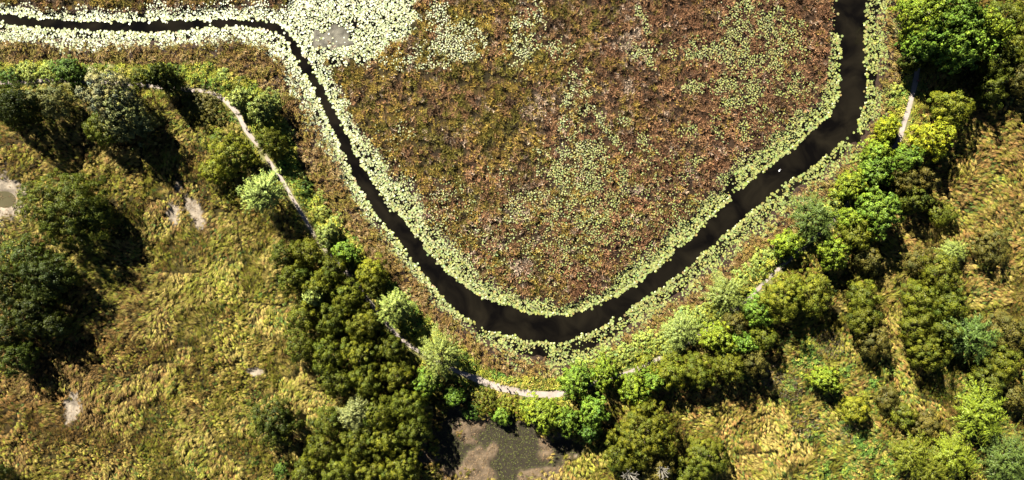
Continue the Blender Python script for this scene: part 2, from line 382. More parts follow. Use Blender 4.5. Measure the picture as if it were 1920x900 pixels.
RPAL = np.array([(.235, .150, .036), (.175, .100, .034), (.165, .135, .024), (.34, .235, .10), (.235, .190, .034)])
def reed_weights(px, py, z):
    top = (py < 150) * (px < 520)
    w = np.stack([.8 + 0 * px, .9 + 0 * px, .35 + .9 * top, .35 + .5 * sstep(20, 2, z['dE']), .35 + .3 * sstep(560, 700, py)], 1)
    for k in range(5):
        w[:, k] *= np.exp(5.0 * (fbm(px, py, 22, 270 + 3 * k) - .5))
    return w / w.sum(1, keepdims=True)

# ------------------------------------------------------------------ ground sheet, out to the horizon
core_x = np.arange(-172, 172.01, .5); core_y = np.arange(-92, 92.01, .5)
far = np.array([3, 8, 16, 30, 60, 120, 260, 600, 1400, 3000.])
gx = np.concatenate([-172 - far[::-1], core_x, 172 + far]); gy = np.concatenate([-92 - far[::-1], core_y, 92 + far])
GX, GY = np.meshgrid(gx, gy)
vx, vy = GX.ravel(), GY.ravel()
gpx, gpy = 960 + vx / S, 450 - vy / S
cpx, cpy = np.clip(gpx, -190, 2110), np.clip(gpy, -180, 1080)
Z = zones(cpx, cpy)
gz = ground_z(cpx, cpy, Z)
out_ = np.maximum(np.abs(vx) - 172, np.abs(vy) - 92)
gz = np.where(out_ > 0, np.maximum(gz, .25 * sstep(0, 200, out_)), gz)
wl = land_weights(cpx, cpy, Z)
soil = (wl @ PAL) * .15
gcol = np.where(Z['land'][:, None], soil, np.array([.050, .030, .019])[None])
wm = marsh_weights(cpx, cpy) @ MPAL
gcol = np.where((Z['inside'] & (Z['e'] > Z['band']))[:, None], wm * .16, gcol)
mudcol = np.array([.32, .26, .185]); mudbrown = np.array([.155, .110, .066])
isb = (cpx > 760) & (cpx < 1080)
mc = np.where(isb[:, None], mudbrown[None], mudcol[None]) * (.35 + 1.3 * fbm(cpx, cpy, 7, 300))[:, None]
mm = sstep(.25, .6, Z['mud'])[:, None]
gcol = gcol * (1 - mm) + mc * mm
shade_k = mud_shade_mask(cpx, cpy)[:, None]
gcol = gcol * (1 - shade_k) + np.array([.042, .034, .020])[None] * shade_k  # tree shade put into the mud colour as a dark tone
hl = ell(cpx, cpy, 622, 74, 34, 24, -20, n=n_hole(cpx, cpy))[:, None]
gcol = gcol * (1 - hl) + (np.array([.17, .155, .115])[None] * (.3 + 1.4 * fbm(cpx, cpy, 6, 301))[:, None]) * hl
grassy = (Z['land'] & (Z['dp'] < 12))[:, None]
gcol = np.where(grassy, np.array([.20, .19, .06])[None], gcol)
ny, nx = GX.shape
a = (np.arange(ny - 1)[:, None] * nx + np.arange(nx - 1)[None, :]).ravel()
gidx = np.stack([a, a + 1, a + nx + 1, a + nx], 1)
me = new_mesh('ground', np.stack([vx, vy, gz], 1), 4, gcol, ground_material(), True, gidx)
tag(obj('ground', me), kind='structure')

# water table: one sheet that shows wherever the ground dips below it
wv = np.array([(-174, -94, 0), (174, -94, 0), (174, 94, 0), (-174, 94, 0)], float)
tag(obj('water', new_mesh('water', wv, 4, None, water_material())), kind='structure')

# small muddy pond water by the pale mud (its own murkier surface)
def pond_sheet(name, pts, z, color):
    v = np.array([(*W(x, y)[:2], z) for x, y in pts])
    c = v.mean(0); n = len(v)
    vv = np.vstack([v, c]); idx = [(i, (i + 1) % n, n) for i in range(n)]
    me = new_mesh(name, vv, 3, None, plain_material(name + '_murk', color, .22, .35, .25, .35), False, np.array(idx)[:, ::-1])
    tag(obj(name, me), kind='structure')
pond_sheet('pond_water', [(8 + 31 * math.cos(t) * (1 + .1 * math.sin(3 * t)), 374 + 24 * math.sin(t) * (1 + .1 * math.cos(2 * t))) for t in np.linspace(0, 2 * math.pi, 28)[:-1]], .014, (.105, .09, .045))

# ------------------------------------------------------------------ path
def resample(P, step):
    d = np.concatenate([[0], np.cumsum(np.linalg.norm(np.diff(P, axis=0), axis=1))])
    t = np.arange(0, d[-1], step)
    # Catmull-Rom through the points
    out = []
    for u in t:
        i = min(np.searchsorted(d, u, side='right') - 1, len(P) - 2); f = (u - d[i]) / (d[i + 1] - d[i])
        p0, p1, p2, p3 = P[max(i - 1, 0)], P[i], P[i + 1], P[min(i + 2, len(P) - 1)]
        out.append(.5 * (2 * p1 + (p2 - p0) * f + (2 * p0 - 5 * p1 + 4 * p2 - p3) * f * f + (3 * p1 - p0 - 3 * p2 + p3) * f ** 3))
    return np.array(out)
pc = resample(PATH, 3.0)
tg = np.gradient(pc, axis=0); tg = tg / np.linalg.norm(tg, axis=1, keepdims=True); nr = np.stack([-tg[:, 1], tg[:, 0]], 1)
pw = 3.5 + 3.0 * sstep(860, 900, pc[:, 0]) * (1 - sstep(1060, 1100, pc[:, 0])) + 1.2 * sstep(1640, 1700, pc[:, 0]) + .8 * sstep(380, 420, pc[:, 0]) * (1 - sstep(470, 490, pc[:, 0]))
rows = []
M_ = 7
for j, u in enumerate(np.linspace(-1, 1, M_)):
    wv_ = 1 + .35 * (fbm(pc[:, 0] + 60 * np.sign(u), pc[:, 1], 9, 400) - .5) * (abs(u) > .9)
    rows.append(pc + nr * (u * pw * wv_)[:, None])
PP = np.stack(rows, 1)
pf = PP.reshape(-1, 2)
px_, py_ = (pf[:, 0] - 960) * S, (450 - pf[:, 1]) * S
pz = ground_z(pf[:, 0], pf[:, 1]) + .07
u_ = np.tile(np.abs(np.linspace(-1, 1, M_)), len(pc))
grass_amt = np.maximum(np.exp(-((pf[:, 0] - 495) / 14) ** 2 - ((pf[:, 1] - 288) / 16) ** 2) * .9, np.exp(-((pf[:, 0] - 600) / 22) ** 2 - ((pf[:, 1] - 455) / 26) ** 2) * .75)
grass_amt = np.clip(grass_amt + .35 * (fbm(pf[:, 0], pf[:, 1], 8, 410) > .6) * (u_ > .5), 0, 1)
tone = (.8 + .4 * fbm(pf[:, 0], pf[:, 1], 12, 411))[:, None]
pcol = np.array([.43, .355, .295])[None] * tone * (1 - grass_amt)[:, None] + np.array([.26, .23, .08])[None] * grass_amt[:, None]
n = len(pc)
a = (np.arange(n - 1)[:, None] * M_ + np.arange(M_ - 1)[None]).ravel()
me = new_mesh('path', np.stack([px_, py_, pz], 1), 4, pcol, None, True, np.stack([a, a + 1, a + M_ + 1, a + M_], 1))
m_path = ground_material(); m_path.name = 'trodden_gravel'
for nd in m_path.node_tree.nodes:
    if nd.type == 'MAP_RANGE': nd.inputs[3].default_value = .8; nd.inputs[4].default_value = 1.2
    if nd.type == 'BUMP': nd.inputs['Distance'].default_value = .03
me.materials.append(m_path)
if me.polygons[0].normal.z < 0: me.flip_normals()
tag(obj('path', me), kind='structure')

# ------------------------------------------------------------------ jittered scatter over the map
def scatter(step, rng, x0=-100, x1=2020, y0=-100, y1=1000):
    xs = np.arange(x0, x1, step); ys = np.arange(y0, y1, step)
    X, Y = np.meshgrid(xs, ys)
    X = X.ravel() + (rng.random(X.size) - .5) * step * 1.1; Y = Y.ravel() + (rng.random(Y.size) - .5) * step * 1.1
    return X, Y

def tufts(px, py, bz, colors, nb, length, width, tilt, heading, spread_a, radius, rng, tipbright=1.0, jitter=.22):
    """nb blades per tuft; tilt = angle above the ground, heading = direction of lean (None: all round)"""
    n = len(px); N_ = n * nb
    cx = np.repeat((px - 960) * S, nb); cy = np.repeat((450 - py) * S, nb); cz = np.repeat(bz, nb)
    if heading is None: hd = rng.random(N_) * 2 * math.pi
    else: hd = np.repeat(heading, nb) + rng.normal(0, spread_a, N_)
    rr = np.repeat(radius, nb) * np.sqrt(rng.random(N_)) ; ra = rng.random(N_) * 2 * math.pi
    cx = cx + rr * np.cos(ra); cy = cy + rr * np.sin(ra)
    tl = np.clip(np.repeat(tilt, nb) + rng.normal(0, .16, N_), .05, 1.5)
    L = np.repeat(length, nb) * rng.uniform(.65, 1.2, N_); Wd = np.repeat(width, nb) * rng.uniform(.7, 1.25, N_)
    d = np.stack([np.cos(hd) * np.cos(tl), np.sin(hd) * np.cos(tl), np.sin(tl)], 1)
    base = np.stack([cx, cy, cz], 1)
    nrm = np.stack([rng.normal(0, .45, N_), rng.normal(0, .45, N_), np.ones(N_)], 1) - d * .3
    col = np.repeat(colors, nb, 0) * rng.uniform(1 - jitter, 1 + jitter, (N_, 1)) * rng.uniform(.93, 1.07, (N_, 3))
    return leaves(base, d, nrm, L, Wd, col, .06)

def stuff(name, parts, mat):
    v = np.concatenate([p[0] for p in parts]); c = np.concatenate([p[1] for p in parts])
    return tag(obj(name, new_mesh(name, v, 4, c, mat)), kind='stuff')

# ---- meadow grass, lodged in swirls
rng = np.random.default_rng(21)
X, Y = scatter(3.25, rng)
z = zones(X, Y)
keep = z['land'] & (z['dp'] > 8.0 + 3 * (rng.random(len(X)) - .4)) & (rng.random(len(X)) > z['mud'] * 1.25) & (mud_shade_mask(X, Y) < .3)
keep &= ~(z['strip'] & (rng.random(len(X)) < .55))
keep &= rng.random(len(X)) < .42 + .75 * sstep(.34, .52, fbm(X * .7 + Y * .7, (Y - X) * .45, 8, 512, 2))
X, Y = X[keep], Y[keep]; z = zones(X, Y)
w = land_weights(X, Y, z); k = pick(w, rng)
col = (PAL[k] * .8 + (w @ PAL) * .2) * rng.uniform(.7, 1.25, (len(X), 1))
flow = .75 + 2.3 * (fbm(X, Y, 110, 501, 2) - .5) * 2 + 2.6 * (fbm(X, Y, 38, 505, 2) - .5)
flow = flow + math.pi * (fbm(X, Y, 60, 520, 1) > .52) + rng.normal(0, .28, len(X))
ridge = fbm(X * .7 + Y * .7, (Y - X) * .35, 9, 510, 2)
gzv = ground_z(X, Y, z)
L = (.55 + .90 * ridge) * np.where(k == 2, .75, 1.0) * np.where(k == 3, .75, 1.0)
hgt = sstep(.40, .66, ridge) * .55 + .65 * rng.random(len(X)) ** 2
meadow = tufts(X, Y, gzv + 1.15 * hgt * sstep(4, 20, z['dp']), col, 15, L * 1.12, np.full(len(X), .066), .12 + .55 * fbm(X, Y, 12, 511), flow, .27, np.full(len(X), .20), rng, jitter=.30)
stuff('meadow_grass', [meadow], M_GRASS)

# ---- leafy herbs on the bank and round the path
rng = np.random.default_rng(22)
X, Y = scatter(4.0, rng)
z = zones(X, Y)
lush = np.where(z['strip'], 1 - sstep(70, 100, z['dE']), .55 * (1 - sstep(10, 30, z['dp'])))
w = land_weights(X, Y, z)
lush = np.maximum(lush, .8 * sstep(.35, .6, w[:, 2]))
keep = z['land'] & (rng.random(len(X)) < lush) & (z['dp'] > 8.0 + 3 * (rng.random(len(X)) - .4)) & (z['mud'] < .3) & (mud_shade_mask(X, Y) < .2)
X, Y = X[keep], Y[keep]; z = zones(X, Y); w = land_weights(X, Y, z)
k = pick(w, rng); col = PAL[k] * .6 + (w @ PAL) * .4
hum = fbm(X, Y, 13, 530, 2)
herbs = tufts(X, Y, ground_z(X, Y, z) + .1 + 1.5 * sstep(.38, .68, hum) * sstep(6, 22, z['dp']), col * np.array([1.38, 1.42, 1.2]), 15, .34 + .2 * hum, np.full(len(X), .21), np.full(len(X), .45), None, 0, np.full(len(X), .42), rng)
stuff('bank_undergrowth', [herbs], M_GRASS)

# ---- marsh plants inside the channel loop
rng = np.random.default_rng(23)
X, Y = scatter(3.9, rng)
z = zones(X, Y)
ins = z['inside'] & (z['e'] > z['band'] * (.55 + .5 * rng.random(len(X))))
keep = ins & (rng.random(len(X)) > z['pad'] * 1.15) & ~(z['pool'] & (rng.random(len(X)) < .97))
gap = .5 * fbm(X, Y, 9, 548, 2) + .5 * fbm(X + Y * .6, Y * 2.0 - X * .3, 13, 549, 2)
keep &= rng.random(len(X)) < .12 + .95 * sstep(.38, .55, gap)
X, Y = X[keep], Y[keep]; z = zones(X, Y)
w = marsh_weights(X, Y); k = pick(w, rng)
col = (MPAL[k] * .75 + (w @ MPAL) * .25) * (.62 + .76 * fbm(X, Y, 34, 547, 2))[:, None] * rng.uniform(.75, 1.25, (len(X), 1))
hum = .5 * fbm(X, Y, 11, 540, 2) + .5 * fbm(X + Y * .6, Y * 2.0 - X * .3, 15, 545, 2)
flow = 1.9 + 3.0 * (fbm(X, Y, 50, 541, 2) - .5)
gzv = ground_z(X, Y, z)
hum = .65 * hum + .35 * rng.random(len(X))
A = tufts(X, Y, gzv + 1.1 * sstep(.36, .70, hum), col * 1.15, 8, .55 + .5 * hum, np.full(len(X), .16), np.full(len(X), .55), None, 0, np.full(len(X), .30), rng, jitter=.3)
B = tufts(X, Y, gzv + 1.0 * sstep(.36, .70, hum), col * 1.3, 6, .7 + .6 * hum, np.full(len(X), .13), np.full(len(X), .45), flow, .5, np.full(len(X), .3), rng, jitter=.3)
stuff('marsh_vegetation', [A, B], M_MARSH)

# ---- reed strip between the outer pads and the bank
rng = np.random.default_rng(24)
X, Y = scatter(3.9, rng)
z = zones(X, Y)
keep = (z['side'] < 0) & (~z['land']) & (z['e'] > z['band'] * (.42 + .45 * rng.random(len(X)))) & (rng.random(len(X)) > z['pad'] * .8)
gap = fbm(X, Y, 9, 558, 2)
keep &= rng.random(len(X)) < .35 + .8 * sstep(.34, .52, gap)
X, Y = X[keep], Y[keep]; z = zones(X, Y)
w = reed_weights(X, Y, z); k = pick(w, rng); col = RPAL[k] * .8 + (w @ RPAL) * .2
hum = fbm(X, Y, 11, 550, 2)
flow = -.9 + 2.4 * (fbm(X, Y, 60, 551, 2) - .5)
gzv = ground_z(X, Y, z)
hum = .65 * hum + .35 * rng.random(len(X))
A = tufts(X, Y, gzv + 1.1 * sstep(.36, .70, hum), col * 1.1, 6, .55 + .5 * hum, np.full(len(X), .14), np.full(len(X), .6), None, 0, np.full(len(X), .30), rng, jitter=.3)
B = tufts(X, Y, gzv + 1.0 * sstep(.36, .70, hum), col * 1.25, 7, .8 + .7 * hum, np.full(len(X), .12), np.full(len(X), .5), flow, .5, np.full(len(X), .3), rng, jitter=.3)
stuff('reed_vegetation', [A, B], M_MARSH)

# ---- short stubble and weeds on the mud and over the painted tree shade
rng = np.random.default_rng(25)
X, Y = scatter(4.2, rng)
z = zones(X, Y); shade_v = mud_shade_mask(X, Y)
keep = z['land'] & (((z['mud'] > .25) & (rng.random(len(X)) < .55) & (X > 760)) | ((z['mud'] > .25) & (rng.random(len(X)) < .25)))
X, Y = X[keep], Y[keep]; z = zones(X, Y); shade_v = mud_shade_mask(X, Y)
col = np.where((shade_v > .4)[:, None], np.array([.12, .125, .035])[None], np.array([.26, .17, .085])[None])  # weeds darker and greener inside the painted shade, brown elsewhere
Aw = tufts(X, Y, np.maximum(ground_z(X, Y, z), 0) + .03, col, 4, np.full(len(X), .38), np.full(len(X), .16), np.full(len(X), .35), None, 0, np.full(len(X), .35), rng, jitter=.4)
stuff('mud_weeds', [Aw], M_MARSH)

# ------------------------------------------------------------------ lily pads
rng = np.random.default_rng(26)
PADCOL = np.array([.285, .315, .055])
def pad_shape(r, rot, n=9):
    t = rot + np.linspace(.22, 2 * math.pi - .22, n)
    rad = r * (1 + .08 * np.sin(3 * t + rot))
    return np.stack([np.cos(t) * rad, np.sin(t) * rad, 0.05 * rad * (1 + .8 * np.sin(2 * t + rot))], 1)

X, Y = scatter(2.75, rng, -100, 2000, -100, 800)
z = zones(X, Y)
clump = fbm(X, Y, 7, 600, 2)
pr = z['pad'] * (.55 + 1.0 * sstep(.34, .58, clump))
keep = rng.random(len(X)) < pr
X, Y = X[keep], Y[keep]; z = zones(X, Y)
gzv = ground_z(X, Y, z)
inm = z['inside'] & (z['e'] > z['band'] * .8) & ~z['pool']
r = np.where(inm, rng.uniform(.12, .23, len(X)), .12 + .24 * rng.random(len(X)) ** 1.3)
pzv = np.maximum(gzv, 0) + rng.uniform(.03, .13, len(X)) + np.where(inm, rng.uniform(.5, 1.35, len(X)), 0)
# the pads that stand alone on the open channel show largest: single objects
open_w = (z['e'] < 4) & (~inm) & (X > 2) & (X < 1918) & (Y > 2) & (Y < 898)
oi = np.where(open_w)[0]
r[oi] = rng.uniform(.28, .44, len(oi))
oi = oi[np.argsort(-r[oi])][:290]
single = np.zeros(len(X), bool); single[oi] = True
tx, ty = rng.normal(0, .07, len(X)), rng.normal(0, .07, len(X))
hue = rng.normal(0, 1, len(X))
pcs = PADCOL[None] * (1 + .20 * hue)[:, None] * np.stack([1 + .12 * rng.normal(0, 1, len(X)), np.ones(len(X)), 1 + .2 * rng.normal(0, 1, len(X))], 1)
pcs = np.clip(pcs, .02, .6)
brn = rng.random(len(X)) < .05
pcs[brn] = pcs[brn] * np.array([.95, .62, .6])
yel = inm & (rng.random(len(X)) < .3)
pcs[yel] = pcs[yel] * np.array([1.15, 1.0, .8])
V = []; Cc = []; F = []; off = 0
nP = 9
for i in np.where(~single)[0]:
    p = pad_shape(r[i], rng.random() * 6.283)
    cxx, cyy = (X[i] - 960) * S, (450 - Y[i]) * S
    zz = pzv[i] + p[:, 2] + p[:, 0] * tx[i] + p[:, 1] * ty[i]
    V.append(np.column_stack([p[:, 0] + cxx, p[:, 1] + cyy, zz])); V.append(np.array([[cxx, cyy, pzv[i]]]))
nS = int((~single).sum())
Vv = np.concatenate(V); base = np.arange(nS) * (nP + 1)
tri = np.array([(j, j + 1, nP) for j in range(nP - 1)])
idx = (base[:, None, None] + tri[None]).reshape(-1)
me = new_mesh('lily_pads', Vv, 3, np.repeat(pcs[~single], nP + 1, 0), M_PAD, False, idx)
tag(obj('lily_pads', me), kind='stuff')
protos = []
for kx in range(8):
    p = pad_shape(1.0, kx * .8, 14); p[:, 2] *= .8
    v = np.vstack([p, [(0, 0, 0)]]); lo = v.copy(); lo[:, 2] -= .03
    nn = 14
    tr_ = [(j, j + 1, nn) for j in range(nn - 1)] + [(nn + 1 + j + 1, nn + 1 + j, 2 * nn + 1) for j in range(nn - 1)]
    rim = list(range(nn + 1))
    for j in range(nn + 1):
        a_, b_ = rim[j], rim[(j + 1) % (nn + 1)]
        tr_ += [(b_, a_, a_ + nn + 1), (b_, a_ + nn + 1, b_ + nn + 1)]
    cc = np.repeat((PADCOL * (1 + .18 * math.sin(kx * 2.1)))[None], len(v) * 2, 0)
    protos.append(new_mesh('lily_pad', np.vstack([v, lo]), 3, cc, M_PAD, False, np.array(tr_)))
for q, i in enumerate(oi):
    o = obj('lily_pad', protos[q % 8], None, ((X[i] - 960) * S, (450 - Y[i]) * S, .05 + .04 * rng.random()))
    o.scale = (r[i],) * 3; o.rotation_euler = (tx[i], ty[i], rng.random() * 6.283)
    tag(o, 'pale green notched lily pad at the open-water rim of the channel', 'lily pad', 'lily pads along the open water')
# ------------------------------------------------------------------ trees
def tube_mesh(segs, mat, sides=6):
    """segs: (p0, p1, r0, r1) tapered limbs in one mesh"""
    V, F = [], []
    for p0, p1, r0, r1 in segs:
        p0 = np.array(p0, float); p1 = np.array(p1, float)
        d = p1 - p0; d = d / max(np.linalg.norm(d), 1e-6)
        a = np.cross(d, [0.3, .9, .1]); a = a / np.linalg.norm(a); b = np.cross(d, a)
        o = len(V) * 0 + sum(len(v) for v in V)
        t = np.arange(sides) * 2 * math.pi / sides
        ring = np.cos(t)[:, None] * a + np.sin(t)[:, None] * b
        V.append(np.vstack([p0 + ring * r0, p1 + ring * r1]))
        for i in range(sides):
            j = (i + 1) % sides
            F.append((o + i, o + j, o + sides + j, o + sides + i))
    return new_mesh('trunk', np.vstack(V), 4, None, mat, True, np.array(F))

def dome_points(n, rng, low=-.25):
    """spread over a sphere from z = low up to the top"""
    i = np.arange(n) + .5
    zz = 1 - (1 - low) * i / n
    ph = i * 2.399963 + rng.normal(0, .25, n)
    zz = np.clip(zz + rng.normal(0, .05, n), -.5, 1)
    q = np.sqrt(np.maximum(1 - zz * zz, 0))
    return np.stack([q * np.cos(ph), q * np.sin(ph), zz], 1)

def lobe_leaves(centres, radii, outward, per, rng, ll, lw, lobe_tint, up=.5):
    n = len(centres); N_ = n * per
    d = unit(rng.normal(0, 1, (N_, 3)) + np.repeat(outward, per, 0) * .9 + np.array([0, 0, up]))
    rr = np.repeat(radii, per) * rng.uniform(.80, 1.05, N_)
    p = np.repeat(centres, per, 0) + d * rr[:, None] * np.array([1, 1, .85])
    nrm = unit(d + rng.normal(0, .38, (N_, 3)))
    ax = unit(np.cross(nrm, rng.normal(0, 1, (N_, 3))))
    col = np.repeat(lobe_tint, per, 0) * rng.uniform(.72, 1.28, (N_, 1)) * rng.uniform(.93, 1.07, (N_, 3))
    v, c = leaves(p, ax, nrm, ll * rng.uniform(.7, 1.3, N_), lw * rng.uniform(.7, 1.3, N_), col, .06)
    sn = unit(d * .8 + np.repeat(outward, per, 0) * .35 + rng.normal(0, .28, (N_, 3)))
    return v, c, np.repeat(sn, 4, 0)

def irregular(d, seed, amt):
    a = np.arctan2(d[:, 1], d[:, 0])
    f = 1 + amt * (np.sin(2 * a + seed) * .5 + np.sin(3 * a + 2.1 * seed) * .4 + np.sin(5 * a + 1.3 * seed) * .35)
    return f

def limbs(Rc, h, n, rng, top=.75, r0=.28):
    segs = [((0, 0, -.4), (rng.normal(0, .1), rng.normal(0, .1), h * .35), r0, r0 * .7)]
    fork = np.array(segs[0][1])
    segs.append((fork, (rng.normal(0, .3), rng.normal(0, .3), h * top), r0 * .65, r0 * .2))
    for i in range(n):
        a = i * 2 * math.pi / n + rng.normal(0, .25); e = rng.uniform(.45, .75)
        m = fork + np.array([math.cos(a) * Rc * .3, math.sin(a) * Rc * .3, h * .16])
        segs.append((fork * .9, m, r0 * .5, r0 * .32))
        segs.append((m, (math.cos(a) * Rc * e, math.sin(a) * Rc * e, h * rng.uniform(.55, .72)), r0 * .32, r0 * .1))
    return segs

def crown_willow(Rc, h, seed):
    """rounded crown of many tight tufted lobes"""
    rng = np.random.default_rng(1000 + seed)
    lr = 1.0
    n = int(1.6 * (Rc * Rc * .9 + Rc * h * .35) / (lr * lr))
    d = dome_points(n, rng, -.12)
    f = irregular(d, seed, .20) * rng.uniform(.66, 1.10, n)
    ax = np.array([Rc * .9, Rc * .9, h * .52])
    c = d * ax * f[:, None]; c[:, 2] += h * .44
    rad = (.45 + .95 * rng.random(n) ** 1.4) * lr
    hu = rng.normal(0, 1, n)
    tint = np.stack([1 + .16 * hu, 1 + .10 * hu, 1 - .05 * hu], 1) * rng.uniform(.75, 1.25, (n, 1))
    A = lobe_leaves(c, rad, d, 150, rng, .30, .17, tint, .6)
    m = n // 2
    di = dome_points(m, rng, -.5); ci = di * ax * .55; ci[:, 2] += h * .44
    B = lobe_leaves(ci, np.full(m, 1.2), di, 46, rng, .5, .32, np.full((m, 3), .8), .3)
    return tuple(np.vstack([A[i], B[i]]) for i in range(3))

def crown_broad(Rc, h, seed):
    """looser crown: leafy sprays in clusters with gaps"""
    rng = np.random.default_rng(2000 + seed)
    n = int(3.0 * (Rc * Rc + Rc * h * .4) / .62)
    d = dome_points(n, rng, -.25)
    f = irregular(d, seed, .30) * rng.uniform(.55, 1.12, n)
    ax = np.array([Rc * .93, Rc * .93, h * .5])
    c = d * ax * f[:, None]; c[:, 2] += h * .46
    big = np.sin(c[:, 0] * 1.3 + seed) * np.sin(c[:, 1] * 1.2 + 2 * seed) * .5 + rng.normal(0, .5, n)
    tint = np.stack([1 + .20 * big, 1 + .11 * big, 1 - .1 * big], 1) * rng.uniform(.7, 1.3, (n, 1))
    A = lobe_leaves(c, rng.uniform(.35, .75, n), d, 40, rng, .40, .25, tint, .7)
    m = max(n // 3, 20)
    di = dome_points(m, rng, -.5); ci = di * ax * .62; ci[:, 2] += h * .46
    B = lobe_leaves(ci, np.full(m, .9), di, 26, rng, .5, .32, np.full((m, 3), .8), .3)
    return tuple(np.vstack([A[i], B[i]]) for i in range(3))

def crown_feather(Rc, h, seed):
    """arching boughs carrying rows of long narrow leaves"""
    rng = np.random.default_rng(3000 + seed)
    nb = int(34 + Rc * 12)
    V, Cc, Nn = [], [], []
    d = dome_points(nb, rng, -.1)
    f = irregular(d, seed, .22) * rng.uniform(.70, 1.15, nb)
    tips = d * np.array([Rc, Rc, h * .5]) * f[:, None]; tips[:, 2] += h * .45
    start = np.zeros((nb, 3)); start[:, 2] = h * .42
    start[:, :2] = tips[:, :2] * .15
    k = 15
    for t in np.linspace(.34, 1.02, k):
        for side in (-1, 1):
            p = start * (1 - t) + tips * t
            sag = (1 - (2 * t - 1) ** 2) * .16 * h * .5 - max(t - .75, 0) * .9
            p = p + np.array([0, 0, 1.0]) * sag + rng.normal(0, .09, (nb, 3))
            tan = unit(tips - start); tan[:, 2] *= .5
            sd = unit(np.cross(tan, [0, 0, 1.0])) * side
            ax = unit(tan * .75 + sd * .75 + np.array([0, 0, -.28]) + rng.normal(0, .22, (nb, 3)))
            nrm = unit(np.array([0, 0, 1.0]) + d * .5 + rng.normal(0, .28, (nb, 3)))
            L = (.85 - .25 * t) * rng.uniform(.75, 1.25, nb) * min(1.0, .6 + Rc / 14)
            hu = rng.normal(0, 1, nb)
            col = np.stack([1 + .12 * hu, 1 + .08 * hu, 1 - .02 * hu], 1) * rng.uniform(.75, 1.25, (nb, 1))
            v, c = leaves(p, ax, nrm, L, L * .24, col, -.04)
            V.append(v); Cc.append(c); Nn.append(np.repeat(unit(nrm + sd * .35), 4, 0))
    m = int(20 + Rc * 5)
    di = dome_points(m, rng, -.4); ci = di * np.array([Rc, Rc, h * .5]) * .55; ci[:, 2] += h * .44
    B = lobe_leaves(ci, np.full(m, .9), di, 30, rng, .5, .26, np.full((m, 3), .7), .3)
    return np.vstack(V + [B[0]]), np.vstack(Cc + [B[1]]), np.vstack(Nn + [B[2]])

def crown_shrub(Rc, h, seed):
    """low mound of small leaf clumps right down to the ground"""
    rng = np.random.default_rng(4000 + seed)
    n = int(3.4 * Rc * Rc / .36)
    d = dome_points(n, rng, .02)
    f = irregular(d, seed, .22) * rng.uniform(.55, 1.06, n)
    c = d * np.array([Rc * .95, Rc * .95, h * .8]) * f[:, None]; c[:, 2] += h * .12
    big = rng.normal(0, .8, n)
    tint = np.stack([1 + .18 * big, 1 + .1 * big, 1 - .1 * big], 1) * rng.uniform(.7, 1.3, (n, 1))
    return lobe_leaves(c, rng.uniform(.28, .55, n), d, 30, rng, .30, .18, tint, .7)

def crown_twiggy(Rc, h, seed):
    """thin brush: upright wisps with small leaves and much see-through"""
    rng = np.random.default_rng(5000 + seed)
    n = int(Rc * Rc * 26)
    a = rng.random(n) * 6.283; q = np.sqrt(rng.random(n)) * Rc * (1 + .15 * np.sin(3 * a + seed))
    hh = h * np.sqrt(np.maximum(1 - (q / (Rc * 1.2)) ** 2, .05)) * rng.uniform(.35, 1.05, n)
    p = np.stack([np.cos(a) * q, np.sin(a) * q, hh], 1)
    ax = unit(np.stack([np.cos(a) * .7, np.sin(a) * .7, np.full(n, .5)], 1) + rng.normal(0, .5, (n, 3)))
    hu = rng.normal(0, 1, n)
    tint = np.stack([1 + .2 * hu, 1 + .12 * hu, 1 + 0 * hu], 1) * rng.uniform(.65, 1.35, (n, 1))
    nn = unit(np.array([0, 0, 1.]) + rng.normal(0, .5, (n, 3)))
    v, c = leaves(p, ax, nn, .55 * rng.uniform(.6, 1.4, n), np.full(n, .14), tint, .05)
    return v, c, np.repeat(nn, 4, 0)

CROWN = dict(willow=crown_willow, broad=crown_broad, feather=crown_feather, shrub=crown_shrub, twiggy=crown_twiggy)
PROTO = {}
SIZES = dict(willow=[(3.2, 5), (4.6, 6.5), (5.8, 8), (7.4, 9.5), (11.3, 11)], broad=[(3.0, 4.5), (4.4, 6.5), (6.0, 8.5), (7.4, 10.5)],
             feather=[(2.6, 4), (4.4, 6.5), (6.2, 8.5)], shrub=[(1.7, 1.5), (2.6, 2.0), (4.0, 2.8), (5.8, 3.6)], twiggy=[(3.0, 2.2), (5.0, 3.4)])
COUNT = {}
def proto(kind, r):
    sz = min(range(len(SIZES[kind])), key=lambda i: abs(math.log(SIZES[kind][i][0] / r)))
    c = COUNT.get((kind, sz), 0); COUNT[(kind, sz)] = c + 1
    var = c % (4 if r < 7 else 2)
    key = (kind, sz, var)
    if key not in PROTO:
        Rc, h = SIZES[kind][sz]
        v, col, nn_ = CROWN[kind](Rc, h, sz * 10 + var)
        crown = new_mesh('crown', v, 4, col, M_CROWN); set_normals(crown, nn_)
        rng = np.random.default_rng(6000 + sz * 10 + var)
        if kind in ('shrub', 'twiggy'):
            segs = []
            for i in range(7 if kind == 'shrub' else 16):
                a = i * 2.4; q = Rc * rng.uniform(.25, .7)
                segs.append(((0, 0, -.2), (math.cos(a) * q, math.sin(a) * q, h * rng.uniform(.4, .75)), .05, .02))
        else:
            segs = limbs(Rc, h, 6 if Rc < 6 else 9, rng, r0=.10 + Rc * .035)
        PROTO[key] = (crown, tube_mesh(segs, M_BARK), Rc, h)
    return PROTO[key]

